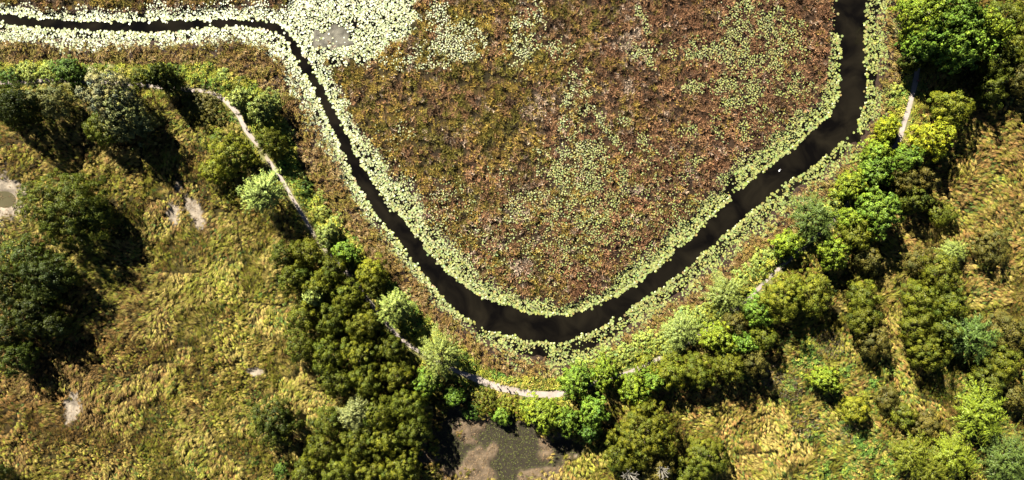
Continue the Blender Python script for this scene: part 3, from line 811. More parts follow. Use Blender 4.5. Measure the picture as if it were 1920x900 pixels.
# leaf albedo of each sort
C = dict(dk=(.074, .096, .009), dko=(.112, .132, .011), ol=(.142, .160, .012), olb=(.182, .198, .015), yo=(.240, .252, .018), br=(.170, .275, .026), bry=(.240, .312, .022),
         yl=(.330, .360, .018), pale=(.260, .315, .060), paleb=(.32, .385, .080), silver=(.26, .285, .085), bluegr=(.125, .185, .032), gr=(.105, .185, .022), wil=(.20, .215, .062),
         wilp=(.40, .39, .16), bro=(.150, .130, .022), mauve=(.180, .14, .08), herb=(.36, .43, .075), dkg=(.062, .078, .009), lime=(.265, .32, .022))
NAMES = dict(willow='willow_tree', broad='broadleaf_tree', feather='feathery_tree', shrub='shrub', twiggy='brushwood_shrub')

def plant(kind, x, y, r, h, colour, label, group=None, name=None, squash=1.0, rot=None):
    """x, y, r: where the middle of the crown shows in the photo and its radius there, in photo pixels; h in metres"""
    rng_ = random.Random(int(x * 31 + y * 17))
    h = h * (1.0 if kind in ('shrub', 'twiggy') else 1.42)
    rm = r * S * (H - h * .5) / H * .99
    crown, stem_, Rc, hc = proto(kind, rm)
    wx, wy = W(x, y, h * .5)
    zz = float(ground_z([960 + wx / S], [450 - wy / S])[0])
    nm = name or NAMES[kind]
    e = bpy.data.objects.new(nm, None); COL.objects.link(e)
    e.empty_display_size = .5
    e.location = (wx, wy, max(zz, .02))
    tag(e, label, 'tree' if kind in ('willow', 'broad', 'feather') else 'shrub', group)
    k = rm / Rc
    e.scale = (k, k * squash, h / hc)
    e.rotation_euler = (0, 0, rng_.uniform(0, 6.283) if rot is None else rot)
    t = obj('trunk' if kind in ('willow', 'broad', 'feather') else 'stems', stem_, e)
    c = obj('crown', crown, e)
    q = C[colour]
    b = rng_.uniform(.88, 1.12)
    c.color = (q[0] * b * rng_.uniform(.94, 1.06), q[1] * b, q[2] * b, 1)
    return e

G1, G2, G3 = 'trees of the dark grove by the pale pond', 'willows of the grove beside the mud pool', 'trees along the path'
G4, G5, G6 = 'willows of the open field', 'shrubs along the bank', 'brushwood in the wet field'
T = [
 ('shrub', 1258, 656, 22, 2.4, 'herb', 'pale round shrub crowding over the lower short path piece', G5),
 ('shrub', 1210, 680, 20, 2.2, 'yo', 'yellowish shrub over the path just below the lower short piece', G5),
 # --- dark trees by the meadow below the long straight arm
 ('shrub', 20, 148, 22, 2.4, 'gr', 'dark green round shrub at the end of the hedge by the faint path', G5),
 ('shrub', 56, 136, 24, 2.0, 'herb', 'light green hedge shrub beside the dark end shrub', G5),
 ('shrub', 94, 136, 22, 2.2, 'herb', 'light green hedge shrub in the middle of the hedge row', G5),
 ('broad', 136, 136, 27, 4.2, 'gr', 'green round hedge tree casting a black shadow across the faint path', G3),
 ('willow', 10, 186, 26, 5.5, 'dko', 'small dark tree cut by the photo edge, under the hedge', G1),
 ('willow', 48, 202, 42, 10.5, 'dkg', 'nearly black tall tree below the hedge with an uneven top', G1),
 ('willow', 28, 215, 24, 6.0, 'dkg', 'black-green low tree leaning against the tallest dark tree', G1),
 ('willow', 108, 192, 36, 8.0, 'wil', 'grey green dull tree between the black tree and the huge pale willow', G1),
 ('willow', 214, 182, 52, 11.0, 'wilp', 'huge pale grey-green willow with a black shadow beside it', G1),
 ('broad', 242, 222, 46, 11.0, 'wil', 'grey green shaded lobe tree joined under the huge pale willow', G1),
 ('willow', 200, 245, 34, 7.0, 'ol', 'olive rounded willow at the lower foot of the huge pale willow', G1),
 ('shrub', 262, 148, 22, 2.4, 'ol', 'olive bush between the huge pale willow and the dark path tree', G5),
 ('broad', 310, 146, 26, 8.5, 'dk', 'dark green tree shading the start of the pale path', G3),
 ('broad', 328, 160, 20, 6.0, 'dk', 'small dark tree overhanging the very start of the pale path', G3),
 ('shrub', 384, 205, 44, 3.4, 'bro', 'wide dull brown-green bush inside the first bend of the path', G5),
 ('shrub', 452, 160, 18, 2.0, 'ol', 'small olive shrub on the bank above the first path bend', G5),
 ('shrub', 420, 145, 16, 1.6, 'herb', 'pale low herb clump on the bank near the reeds', G5),
 ('broad', 454, 188, 22, 4.5, 'paleb', 'pale green leafy bush just outside the first path bend', G3),
 ('broad', 496, 203, 31, 6.0, 'pale', 'pale green leafy tree between first bend and the reeds', G3),
 ('shrub', 512, 190, 24, 2.0, 'herb', 'light green mound behind the pale leafy tree near the reeds', G5),
 ('willow', 512, 268, 30, 6.5, 'ol', 'olive tree with black shadow on the reed side of the path', G3),
 ('shrub', 538, 250, 18, 1.8, 'herb', 'light shrub between the olive shadowed tree and the reeds', G5),
 ('willow', 440, 292, 44, 8.0, 'yo', 'yellow green tufted tree inside the path, uphill of the pale feathery tree', G3),
 ('willow', 408, 322, 28, 5.0, 'yo', 'small yellow green tuft tree below the larger yellow green one', G3),
 ('shrub', 438, 362, 22, 2.6, 'olb', 'olive shrub touching the pale feathery tree', G5),
 ('feather', 497, 362, 44, 11.0, 'paleb', 'pale green feathery tree with the longest shadow, beside the straight path', G3),
 ('shrub', 565, 336, 17, 1.6, 'herb', 'low light herb shrub across the path from the pale feathery tree', G5),
 ('shrub', 572, 356, 18, 2.0, 'gr', 'green shrub across the path, just below the light herb shrub', G5),
 ('shrub', 598, 372, 17, 1.6, 'herb', 'light shrub near the reeds opposite the long tree shadow', G5),
 ('shrub', 604, 400, 18, 1.8, 'herb', 'bank shrub opposite the tip of the long tree shadow', G5),
 ('shrub', 628, 418, 18, 1.8, 'herb', 'bank shrub near the reeds where the path turns grassy', G5),
 ('broad', 616, 442, 22, 4.0, 'pale', 'pale leafy bush right beside the grassy stretch of path', G3),
 ('broad', 650, 474, 24, 4.5, 'br', 'bright green bush where the path enters the willow grove', G3),
 # --- left edge grove
 ('willow', 132, 392, 82, 11.0, 'dko', 'very large round dark willow standing beside the pale pond', G1),
 ('willow', 190, 404, 34, 8.0, 'dk', 'dark willow bulging from the shaded side of the very large one', G1),
 ('willow', 60, 482, 44, 8.0, 'dk', 'dark green willow directly below the pale pond', G1),
 ('willow', 100, 520, 50, 9.5, 'dkg', 'dark willow facing the field in the middle of the edge grove', G1),
 ('willow', 22, 535, 46, 9.0, 'dkg', 'dark willow at the photo edge in the middle of the edge grove', G1),
 ('willow', 62, 585, 48, 9.0, 'dkg', 'dark willow in the lower heart of the edge grove', G1),
 ('willow', 108, 610, 30, 7.0, 'dkg', 'smaller dark willow jutting towards the brown field', G1),
 ('willow', 18, 625, 40, 8.0, 'dkg', 'dark willow at the photo edge low in the edge grove', G1),
 ('willow', 42, 668, 36, 7.5, 'dk', 'greener dark willow at the bottom tip of the edge grove', G1),
 ('willow', 2, 884, 18, 5.0, 'dkg', 'dark bush cut off by the bottom photo corner', G1),
 # --- willow grove by the mud pool
 ('willow', 536, 478, 28, 6.5, 'dko', 'dark olive willow at the top corner of the grove near the lodged grass', G2),
 ('willow', 582, 476, 31, 7.0, 'ol', 'olive willow at the tip of the long tree shadow', G2),
 ('willow', 626, 502, 29, 7.0, 'ol', 'olive willow beside the path where it enters the grove', G2),
 ('willow', 556, 524, 32, 8.0, 'ol', 'olive willow on the grass side, second row of the grove', G2),
 ('willow', 606, 538, 36, 8.5, 'olb', 'lighter olive willow behind the small pale feathery crown', G2),
 ('willow', 656, 556, 34, 8.0, 'olb', 'olive willow between path gap and bright yellow willow', G2),
 ('willow', 698, 508, 29, 6.5, 'yo', 'yellow green willow on the reed side of the path', G2),
 ('willow', 706, 534, 24, 6.0, 'ol', 'dark based olive willow under the yellow green one by the reeds', G2),
 ('feather', 596, 556, 21, 9.6, 'paleb', 'small pale feathery crown among the olive willows', G2),
 ('willow', 574, 592, 33, 7.5, 'ol', 'olive willow on the grass side, third row of the grove', G2),
 ('willow', 630, 600, 36, 8.5, 'ol', 'olive willow in the middle of the upper grove', G2),
 ('willow', 684, 604, 36, 8.5, 'olb', 'olive willow bordering the shaded path piece', G2),
 ('feather', 742, 576, 36, 8.5, 'pale', 'green feathery tree between the path and the reeds with a broad shadow', G3),
 ('willow', 568, 646, 34, 7.5, 'dko', 'dark olive willow where lodged grass meets the grove', G2),
 ('willow', 622, 660, 38, 8.5, 'ol', 'olive willow in the grove centre, uphill of the silver crown', G2),
 ('willow', 680, 660, 37, 8.5, 'olb', 'lighter olive willow in the grove centre near the path', G2),
 ('willow', 736, 652, 28, 7.0, 'dko', 'dark olive willow squeezed between path and striped feathery tree', G2),
 ('willow', 638, 712, 34, 8.0, 'dko', 'dark willow straight above the silver crown', G2),
 ('willow', 694, 712, 36, 8.5, 'ol', 'olive willow beside and above the silver crown', G2),
 ('willow', 748, 700, 31, 8.0, 'ol', 'olive willow just below the shaded path gap', G2),
 ('feather', 826, 664, 44, 10.0, 'pale', 'pale striped feathery tree beside the path above the mud pool', G3),
 ('broad', 802, 712, 27, 7.0, 'br', 'bright green tree just below the pale striped feathery tree', G3),
 ('broad', 852, 742, 20, 4.0, 'br', 'small bright tree standing in the black shadow by the path', G3),
 ('feather', 668, 776, 34, 9.5, 'silver', 'silver grey wispy crown in the middle of the grove', G2),
 ('willow', 716, 768, 34, 8.5, 'ol', 'olive willow touching the silver crown on the pool side', G2),
 ('willow', 768, 752, 36, 8.5, 'ol', 'olive willow in the grove under the bright green tree', G2),
 ('willow', 622, 788, 32, 7.5, 'dko', 'dark olive willow touching the silver crown on the field side', G2),
 ('willow', 782, 800, 36, 8.5, 'dko', 'dark willow of the grove nearest the mud pool', G2),
 ('willow', 730, 818, 37, 8.5, 'olb', 'olive willow in the lower grove, second from the mud pool', G2),
 ('willow', 676, 830, 38, 8.5, 'ol', 'olive willow straight below the silver crown', G2),
 ('willow', 608, 838, 34, 7.5, 'dko', 'dark willow at the lower field corner of the grove', G2),
 ('willow', 640, 876, 38, 8.0, 'ol', 'olive willow at the bottom edge, field side of the grove', G2),
 ('willow', 578, 880, 30, 6.5, 'ol', 'small willow at the bottom edge where the grove begins', G2),
 ('willow', 700, 882, 36, 8.0, 'olb', 'olive willow at the bottom edge in the middle of the grove', G2),
 ('willow', 756, 872, 36, 8.5, 'ol', 'olive willow at the bottom edge nearest the mud pool', G2),
 ('willow', 514, 788, 50, 8.0, 'dk', 'single round dark willow alone in the lodged grass', G4),
 ('shrub', 528, 880, 18, 1.8, 'gr', 'low green bush in the grass at the bottom edge', G4),
 # --- by the mud pool and the walkers
 ('shrub', 912, 752, 28, 3.0, 'ol', 'dark olive bush between the mud pool and the path', G3),
 ('shrub', 952, 762, 26, 2.6, 'yo', 'yellow olive bush between mud pool and path, below the walkers', G3),
 ('shrub', 888, 770, 20, 2.2, 'gr', 'small green bush at the shaded corner of the mud pool', G3),
 ('broad', 940, 780, 17, 2.8, 'br', 'small bright bush at the rim of the mud pool', G3),
 ('shrub', 984, 770, 22, 2.2, 'yo', 'pale yellow low bush beside the wide bright bush', G3),
 ('broad', 1018, 772, 38, 6.0, 'bry', 'wide bright yellow-green bush at the end of the open path', G3),
 ('broad', 1062, 786, 26, 5.5, 'br', 'green tree beside the wide bright bush', G3),
 ('broad', 1080, 712, 33, 7.0, 'br', 'bright green tree covering the path where it disappears', G3),
 ('broad', 1134, 700, 28, 6.5, 'bry', 'yellow green tree with a yellow flowering top by the bank', G3),
 ('broad', 1112, 768, 30, 7.5, 'br', 'green tall tree with black shadows on both sides', G3),
 ('broad', 1106, 806, 20, 5.0, 'gr', 'small green tree at the foot of the tall green tree', G3),
 ('shrub', 1140, 672, 24, 2.4, 'herb', 'pale bank shrub next to the reeds below the channel bend', G5),
 ('shrub', 1176, 664, 24, 2.4, 'herb', 'pale bank shrub following the bend shrub uphill', G5),
 ('shrub', 1206, 642, 24, 2.4, 'herb', 'pale bank shrub at the short visible piece of path', G5),
 ('broad', 1186, 726, 29, 6.5, 'bry', 'yellow green tree casting a black gap beside the olive dome', G3),
 ('broad', 1222, 712, 22, 5.5, 'br', 'small bright tree between yellow green tree and olive row', G3),
 ('willow', 1206, 812, 66, 10.0, 'olb', 'broad olive dome willow, the largest below the path', G4),
 ('willow', 1160, 850, 32, 6.5, 'ol', 'small olive willow at the foot of the broad olive dome', G4),
 ('willow', 1232, 876, 34, 6.5, 'bro', 'brownish willow at the bottom edge under the broad olive dome', G4),
 ('willow', 1318, 856, 46, 6.5, 'ol', 'dull olive willow at the bottom edge beside the straw field', G4),
 ('willow', 1290, 892, 30, 5.5, 'dko', 'dark willow cut off by the bottom edge near the straw field', G4),
 # --- path side trees up the right arm
 ('feather', 1276, 622, 38, 6.0, 'paleb', 'pale feathery bush on the bank by the lower short path piece', G3),
 ('shrub', 1238, 640, 26, 2.2, 'herb', 'pale mound shrub between feathery bush and reeds', G5),
 ('shrub', 1318, 590, 24, 2.2, 'herb', 'pale mound shrub between two feathery bushes by the reeds', G5),
 ('feather', 1360, 552, 40, 7.0, 'pale', 'dense pale feathery bush beside the gap in the path trees', G3),
 ('shrub', 1395, 518, 26, 2.4, 'herb', 'light herb shrub between feathery bush and path piece', G5),
 ('shrub', 1428, 492, 28, 2.6, 'herb', 'light herb shrub against the long visible path piece', G5),
 ('broad', 1414, 582, 29, 6.0, 'br', 'bright green tree beside the big yellow olive willow', G3),
 ('broad', 1344, 632, 33, 6.5, 'bry', 'bright yellow-green round tree below the path line', G3),
 ('broad', 1388, 640, 24, 6.5, 'br', 'bright green tree joined to the bright yellow-green one', G3),
 ('willow', 1372, 604, 22, 6.0, 'bro', 'small brownish willow behind the bright yellow-green tree', G3),
 ('willow', 1424, 632, 25, 6.5, 'ol', 'small olive willow between bright pair and shadow', G3),
 ('willow', 1256, 694, 34, 7.5, 'olb', 'olive willow first in the row above the broad dome', G4),
 ('willow', 1306, 694, 36, 7.5, 'ol', 'olive willow second in the row above the broad dome', G4),
 ('willow', 1360, 686, 32, 8.0, 'ol', 'olive willow third in the row, with the square black shadow', G4),
 ('willow', 1408, 676, 28, 8.0, 'bro', 'brownish willow ending the row near orange grass', G4),
 ('willow', 1462, 556, 46, 8.5, 'yo', 'big yellow olive willow next to the visible path piece', G4),
 ('willow', 1516, 548, 42, 8.5, 'olb', 'yellow olive willow half merged with the big one, field side', G4),
 ('broad', 1474, 458, 27, 5.5, 'bry', 'yellow green bush on the bank by the dark feathery tree', G3),
 ('feather', 1522, 410, 46, 9.5, 'bluegr', 'dark speckled feathery tree between reeds and path', G3),
 ('broad', 1556, 474, 29, 7.0, 'bry', 'bright tree standing in the black shadow beyond the path', G3),
 ('willow', 1600, 440, 34, 7.0, 'ol', 'olive willow between bright trees beyond the path', G3),
 ('broad', 1590, 412, 24, 6.0, 'bry', 'yellow green small tree beside the tiny path gap', G3),
 ('willow', 1622, 486, 26, 5.5, 'bro', 'dull willow at the end of the long black shadow', G4),
 ('broad', 1640, 398, 42, 9.5, 'br', 'bright green wide tree with the long black shadow', G3),
 ('broad', 1592, 348, 31, 6.0, 'bry', 'yellow green tree at the reed edge under the pale tree', G3),
 ('broad', 1634, 322, 34, 7.5, 'br', 'fresh green tree on the bank above the yellow green one', G3),
 ('broad', 1640, 286, 27, 6.5, 'bry', 'light green tree below the end of the upper path', G3),
 ('broad', 1690, 302, 28, 7.5, 'br', 'green tree right below the end of the upper path', G3),
 ('broad', 1660, 242, 25, 5.0, 'yl', 'small golden green tree on the reed side of the upper path', G3),
 ('broad', 1738, 264, 40, 8.0, 'yl', 'glowing yellow tree on the field side of the upper path', G3),
 ('willow', 1690, 340, 27, 7.0, 'bro', 'brownish willow inside the dark row beyond the path', G4),
 ('willow', 1722, 336, 26, 7.0, 'bro', 'brownish willow below the glowing yellow tree', G4),
 ('willow', 1706, 374, 26, 7.0, 'dko', 'dark olive willow next to the wide bright green tree', G4),
 ('shrub', 1572, 384, 14, 1.6, 'paleb', 'tiny pale bush by the small path gap near the reeds', G5),
 ('willow', 1762, 402, 25, 3.6, 'ol', 'low olive bush in the open field near the dark row', G4),
 # --- top right
 ('broad', 1722, 36, 46, 12.0, 'bry', 'big bright tree at the top edge nearest the channel', G3),
 ('broad', 1782, 34, 52, 13.0, 'br', 'big bright green tree at the top edge, middle of its clump', G3),
 ('broad', 1730, 84, 38, 11.0, 'br', 'bright tree overhanging the upper end of the path', G3),
 ('broad', 1790, 92, 44, 13.0, 'br', 'bright green tall tree above the largest black shadow', G3),
 ('broad', 1840, 62, 38, 11.0, 'bry', 'bright yellow green tree ending the top edge clump', G3),
 ('broad', 1706, 116, 20, 6.0, 'dk', 'dark small tree shading the upper end of the path', G3),
 ('willow', 1774, 205, 38, 8.0, 'yo', 'yellow olive tree in the black shade beside the upper path', G4),
 ('willow', 1884, 36, 40, 7.5, 'ol', 'olive willow near the top corner beside the bright clump', G4),
 ('willow', 1898, 92, 40, 7.5, 'ol', 'olive willow second from the top corner', G4),
 ('willow', 1862, 126, 32, 7.0, 'dko', 'dark olive willow above the pale stump', G4),
 ('willow', 1908, 150, 30, 7.0, 'bro', 'dull brown willow at the photo edge level with the pale stump', G4),
 ('willow', 1852, 172, 28, 6.5, 'dko', 'dark willow between the pale stump and the black shadow', G4),
 # --- right hand field
 ('willow', 1612, 556, 34, 6.5, 'ol', 'olive willow at the top of the narrow field group', G4),
 ('willow', 1612, 596, 32, 6.5, 'ol', 'olive willow in the middle of the narrow field group', G4),
 ('willow', 1634, 638, 34, 6.0, 'bro', 'dull willow with combed shadows ending the narrow field group', G4),
 ('willow', 1756, 512, 40, 7.5, 'ol', 'olive willow crowning the big field group', G4),
 ('willow', 1718, 560, 36, 7.0, 'ol', 'olive willow of the big field group beside straw grass', G4),
 ('willow', 1770, 566, 40, 8.0, 'ol', 'olive willow in the middle of the big field group', G4),
 ('willow', 1712, 610, 34, 7.5, 'dko', 'dark olive willow of the big field group, third row', G4),
 ('willow', 1758, 618, 34, 8.0, 'dko', 'dark olive willow beside the blue green feathery tree', G4),
 ('willow', 1728, 656, 36, 8.0, 'ol', 'olive willow at the base of the big field group above its black shadow', G4),
 ('feather', 1812, 628, 50, 9.5, 'bluegr', 'blue green wispy feathery tree in the field', G4),
 ('feather', 1782, 472, 26, 4.5, 'pale', 'small pale feathery bush above the big field group', G4),
 ('willow', 1720, 488, 27, 4.0, 'bro', 'low dull willow just above the big field group', G4),
 ('willow', 1856, 462, 38, 5.0, 'bro', 'brown green loose willow alone near the field edge', G4),
 ('willow', 1884, 622, 40, 6.0, 'bro', 'brownish willow at the photo edge beside the blue green tree', G4),
 ('willow', 1870, 676, 42, 7.0, 'ol', 'olive willow below the brownish one near the photo edge', G4),
 ('willow', 1846, 712, 34, 7.0, 'dko', 'dark willow above the large lobed yellow-green tree', G4),
 ('willow', 1890, 738, 26, 5.0, 'bro', 'small brown willow at the end of the field edge row', G4),
 ('feather', 1834, 772, 54, 9.0, 'bry', 'large yellow-green tree with drooping boughs and yellow blossom patch', G4),
 ('broad', 1544, 710, 26, 5.5, 'bry', 'bright yellow-green bush alone in green field grass', G4),
 ('willow', 1598, 764, 29, 5.0, 'yo', 'small olive tree with its own short black shadow', G4),
 ('willow', 1664, 748, 25, 3.4, 'bro', 'low dull bush between the small olive tree and the drooping tree', G4),
 ('willow', 1690, 778, 24, 4.0, 'olb', 'olive bush above the bottom bright feathery tree', G4),
 ('willow', 1736, 796, 32, 4.2, 'bro', 'brownish loose bush above the bottom bright feathery trees', G4),
 ('feather', 1704, 852, 42, 6.5, 'olb', 'olive yellow feathery tree at the bottom edge', G4),
 ('feather', 1784, 850, 44, 7.5, 'lime', 'bright lime feathery tree at the bottom edge', G4),
 ('feather', 1748, 882, 40, 6.5, 'olb', 'dull feathery tree between the two bright ones at the bottom edge', G4),
 ('feather', 1884, 862, 54, 8.0, 'bluegr', 'dark grey green feathery tree in the bottom corner', G4),
 ('twiggy', 1476, 722, 28, 2.2, 'mauve', 'mauve grey brushwood patch under the orange grass', G6),
 ('twiggy', 1512, 796, 26, 2.0, 'mauve', 'mauve grey brushwood patch beside the straw field', G6),
 ('twiggy', 1584, 808, 24, 2.0, 'mauve', 'mauve grey brushwood under the small olive tree', G6),
 ('twiggy', 1552, 642, 30, 2.2, 'mauve', 'mauve grey brushwood below the yellow olive willows', G6),
 ('twiggy', 1440, 700, 26, 2.2, 'mauve', 'mauve grey brushwood next to the brownish row willow', G6),
 ('twiggy', 1770, 712, 40, 2.4, 'dk', 'dark low brushwood below the blue green feathery tree', G6),
 ('twiggy', 1880, 400, 34, 2.0, 'bro', 'brown low brushwood in the open field near the photo edge', G6),
]
# the unbroken low hedge on the bank above the reeds, each mound alike
for (x, y) in [(1092, 688), (1116, 684), (1160, 676), (1188, 658), (1222, 634), (1252, 612), (1284, 594), (1300, 604), (1336, 574), (1352, 590), (1380, 536), (1412, 508), (1444, 478), (1462, 476),
               (1500, 452), (1540, 402), (1556, 392), (1566, 366), (1612, 302), (1676, 196), (1682, 172)]:
    T.append(('shrub', x, y, 15 + (x * 7 + y) % 8, 1.5 + ((x + y) % 5) * .18, 'herb', 'pale green low mound in the unbroken hedge between reeds and tree belt', 'hedge mounds above the reeds'))
for row in T:
    plant(*row)

# ------------------------------------------------------------------ bleached dead trees at the bottom edge
def snag(x, y, r, h, label, seed):
    rng = np.random.default_rng(seed)
    wx, wy = W(x, y, h * .6); zz = float(ground_z([960 + wx / S], [450 - wy / S])[0])
    e = bpy.data.objects.new('dead_tree', None); COL.objects.link(e); e.location = (wx, wy, zz)
    tag(e, label, 'tree', 'bleached dead trees')
    segs = [((0, 0, -.3), (.1, .1, h * .55), .16, .11)]
    tw = []
    for i in range(11):
        a = i * .62 + rng.normal(0, .2); q = r * S * rng.uniform(.55, 1.05)
        m = np.array([math.cos(a) * q * .45, math.sin(a) * q * .45, h * .75]); t = np.array([math.cos(a) * q, math.sin(a) * q, h * rng.uniform(.85, 1.05)])
        segs.append(((.1, .1, h * .55), m, .10, .08)); tw.append((m, t, .085, .05))
        for s in (-1, 1):
            b = a + s * rng.uniform(.4, .9); c = m + (t - m) * rng.uniform(.2, .7)
            tw.append((c, c + np.array([math.cos(b), math.sin(b), rng.uniform(0, .4)]) * q * .42, .06, .035))
    obj('trunk', tube_mesh(segs, M_PALEBARK), e)
    me = tube_mesh(tw, M_PALEBARK); me.name = 'twigs'
    obj('twigs', me, e)
snag(1177, 886, 16, 13.5, 'bleached dead tree with forked bare twigs at the bottom edge', 71)
snag(1238, 876, 12, 13.0, 'smaller bleached dead tree beside the brownish willow', 72)

# pale broken stump in the top corner trees
def stump():
    x, y = 1881, 152
    wx, wy = W(x, y, 6.2)
    zz = float(ground_z([960 + wx / S], [450 - wy / S])[0])
    e = bpy.data.objects.new('tree_stump', None); COL.objects.link(e); e.location = (wx, wy, zz)
    tag(e, 'pale tall broken stump with a hollow top among dark willows', 'stump')
    n = 20; V = []; F = []
    t = np.arange(n) * 2 * math.pi / n
    prof = [(1.0, -.3), (.78, .6), (.68, 3), (.66, 5.6), (.68, 6.3), (.45, 6.2), (.38, 5.2), (.03, 5.0)]
    for k, (rr, zz_) in enumerate(prof):
        jag = .22 * np.sin(3 * t + 1) + .14 * np.sin(7 * t) if k in (4, 5) else 0 * t
        w_ = rr * (1 + .10 * np.sin(2 * t + .5) + .04 * np.sin(5 * t))
        V.append(np.stack([np.cos(t) * w_ * 1.15, np.sin(t) * w_ * .85, zz_ + jag], 1))
    for k in range(len(prof) - 1):
        for i in range(n):
            j = (i + 1) % n
            F.append((k * n + i, k * n + j, (k + 1) * n + j, (k + 1) * n + i))
    obj('bole', new_mesh('bole', np.vstack(V), 4, None, M_PALEBARK, True, np.array(F)), e)
    obj('broken_limb', tube_mesh([((.3, 0, 3.0), (1.3, .3, 3.9), .2, .13), ((1.3, .3, 3.9), (1.6, .5, 4.7), .13, .07)], M_PALEBARK), e)
stump()
# ------------------------------------------------------------------ walkers
def skin_body(name, verts, edges, radii, root=0, levels=1):
    me = bpy.data.meshes.new(name + '_frame'); me.from_pydata(verts, edges, []); me.update()
    o = bpy.data.objects.new(name + '_frame', me); COL.objects.link(o)
    m = o.modifiers.new('skin', 'SKIN'); m.use_smooth_shade = True
    lay = me.skin_vertices[0] if me.skin_vertices else None
    if lay is None:
        raise RuntimeError('no skin layer')
    for i, r in enumerate(radii): lay.data[i].radius = (r, r) if not isinstance(r, tuple) else r
    lay.data[root].use_root = True
    s = o.modifiers.new('sub', 'SUBSURF'); s.levels = levels; s.render_levels = levels
    dg = bpy.context.evaluated_depsgraph_get(); dg.update()
    res = bpy.data.meshes.new_from_object(o.evaluated_get(dg)); res.name = name
    bpy.data.objects.remove(o); bpy.data.meshes.remove(me)
    return res

M_SKIN = plain_material('skin', (.45, .28, .20), .5, .4, 8, .08)
M_HAIR = plain_material('dark_hair', (.03, .02, .015), .6, .3, 30, .3)
M_SHOE = plain_material('shoes', (.03, .03, .03), .6, .3, 10, .2)

def person(px, py, heading, coat, trousers, label, height=1.74, bag=False):
    k = height / 1.75
    V, E, Rr = [], [], []
    def add(p, r, par=None):
        V.append(tuple(c * k for c in p)); Rr.append(tuple(c * k for c in r) if isinstance(r, tuple) else r * k)
        if par is not None: E.append((par, len(V) - 1))
        return len(V) - 1
    pel = add((0, 0, .95), (.15, .12)); bel = add((0, .01, 1.10), (.145, .11), pel); ch = add((0, .015, 1.30), (.165, .125), bel)
    nb = add((0, .01, 1.47), (.065, .065), ch); hd0 = add((0, .02, 1.57), (.075, .085), nb); hd1 = add((0, .03, 1.67), (.085, .10), hd0); add((0, .025, 1.74), (.05, .06), hd1)
    add((0, .135, 1.625), .018, hd1)                                     # nose
    for sx, sw in ((1, 1), (-1, -1)):
        sh = add((.19 * sx, .01, 1.40), .062, ch); el = add((.235 * sx, -.10 * sw - .03, 1.14), .045, sh); wr = add((.225 * sx, -.06 * sw + .06, .92), .032, el)
        pm = add((.222 * sx, -.06 * sw + .08, .84), (.036, .022), wr)
        for f in range(4):
            a = add((.222 * sx, -.06 * sw + .05 + .021 * f, .775 - .006 * abs(f - 1.5)), .0095, pm); add((.208 * sx, -.06 * sw + .052 + .021 * f, .735 - .008 * abs(f - 1.5)), .008, a)
        th = add((.205 * sx, -.06 * sw + .115, .83), .011, pm); add((.198 * sx, -.06 * sw + .125, .79), .009, th)
        hp = add((.09 * sx, 0, .90), .095, pel); kn = add((.10 * sx, .12 * sw + .05, .50), .062, hp); an = add((.10 * sx, .24 * sw - .05, .10), .04, kn)
        add((.10 * sx, .24 * sw + .10, .045), .038, an)
    me = skin_body('person', V, E, Rr, pel, 1)
    for m in (M_SKIN, plain_material('coat', coat, .8, .2, 12, .15), plain_material('trousers', trousers, .85, .2, 14, .15), M_SHOE): me.materials.append(m)
    for p in me.polygons:
        c = p.center / k
        p.material_index = 0 if c.z > 1.47 or (c.z < .88 and abs(c.x) > .165) else (1 if c.z > .90 else (3 if c.z < .11 else 2))
        p.use_smooth = True
    wx, wy = W(px, py, 1.0)
    zz = float(ground_z([960 + wx / S], [450 - wy / S])[0]) + .075
    o = obj('person', me); o.location = (wx, wy, zz); o.rotation_euler = (0, 0, heading)
    tag(o, label, 'person', 'people on the path')
    n = 14; hv = []
    for a in range(5):
        la = a / 4 * 1.75
        for b in range(n):
            t = b * 2 * math.pi / n
            hv.append((math.sin(la) * math.cos(t) * .098 * k, (.012 + math.sin(la) * math.sin(t) * .118) * k, (1.66 + math.cos(la) * .108) * k))
    hf = [(a * n + b, a * n + (b + 1) % n, (a + 1) * n + (b + 1) % n, (a + 1) * n + b) for a in range(4) for b in range(n)]
    h = new_mesh('hair', np.array(hv), 4, None, M_HAIR, True, np.array(hf)[:, ::-1]); obj('hair', h, o)
    # jacket hem as its own skirted shell
    cv = []
    for a, (rx, ry, z_) in enumerate([(.175, .135, 1.33), (.172, .135, 1.12), (.18, .145, .95), (.20, .165, .80)]):
        for b in range(16):
            t = b * math.pi / 8; cv.append((rx * math.cos(t) * k, (.01 + ry * math.sin(t)) * k, z_ * k))
    cf = [(a * 16 + b, a * 16 + (b + 1) % 16, (a + 1) * 16 + (b + 1) % 16, (a + 1) * 16 + b) for a in range(3) for b in range(16)]
    obj('jacket', new_mesh('jacket', np.array(cv), 4, None, me.materials[1], True, np.array(cf)[:, ::-1]), o)
    if bag:
        bv = []; 
        for a, (s_, z_) in enumerate([(.6, 1.02), (1, 1.08), (1.05, 1.22), (.9, 1.36), (.5, 1.41)]):
            for b in range(12):
                t = b * math.pi / 6; bv.append((.13 * s_ * math.cos(t) * k, (-.20 + .085 * s_ * math.sin(t)) * k, z_ * k))
        bf = [(a * 12 + b, a * 12 + (b + 1) % 12, (a + 1) * 12 + (b + 1) % 12, (a + 1) * 12 + b) for a in range(4) for b in range(12)] 
        bm = new_mesh('backpack', np.array(bv), 4, None, M_SHOE, True, np.array(bf)[:, ::-1])
        bo = obj('backpack', bm); bo.location = o.location; bo.rotation_euler = o.rotation_euler
        tag(bo, 'small dark backpack on the walker in black', 'backpack')
    return o

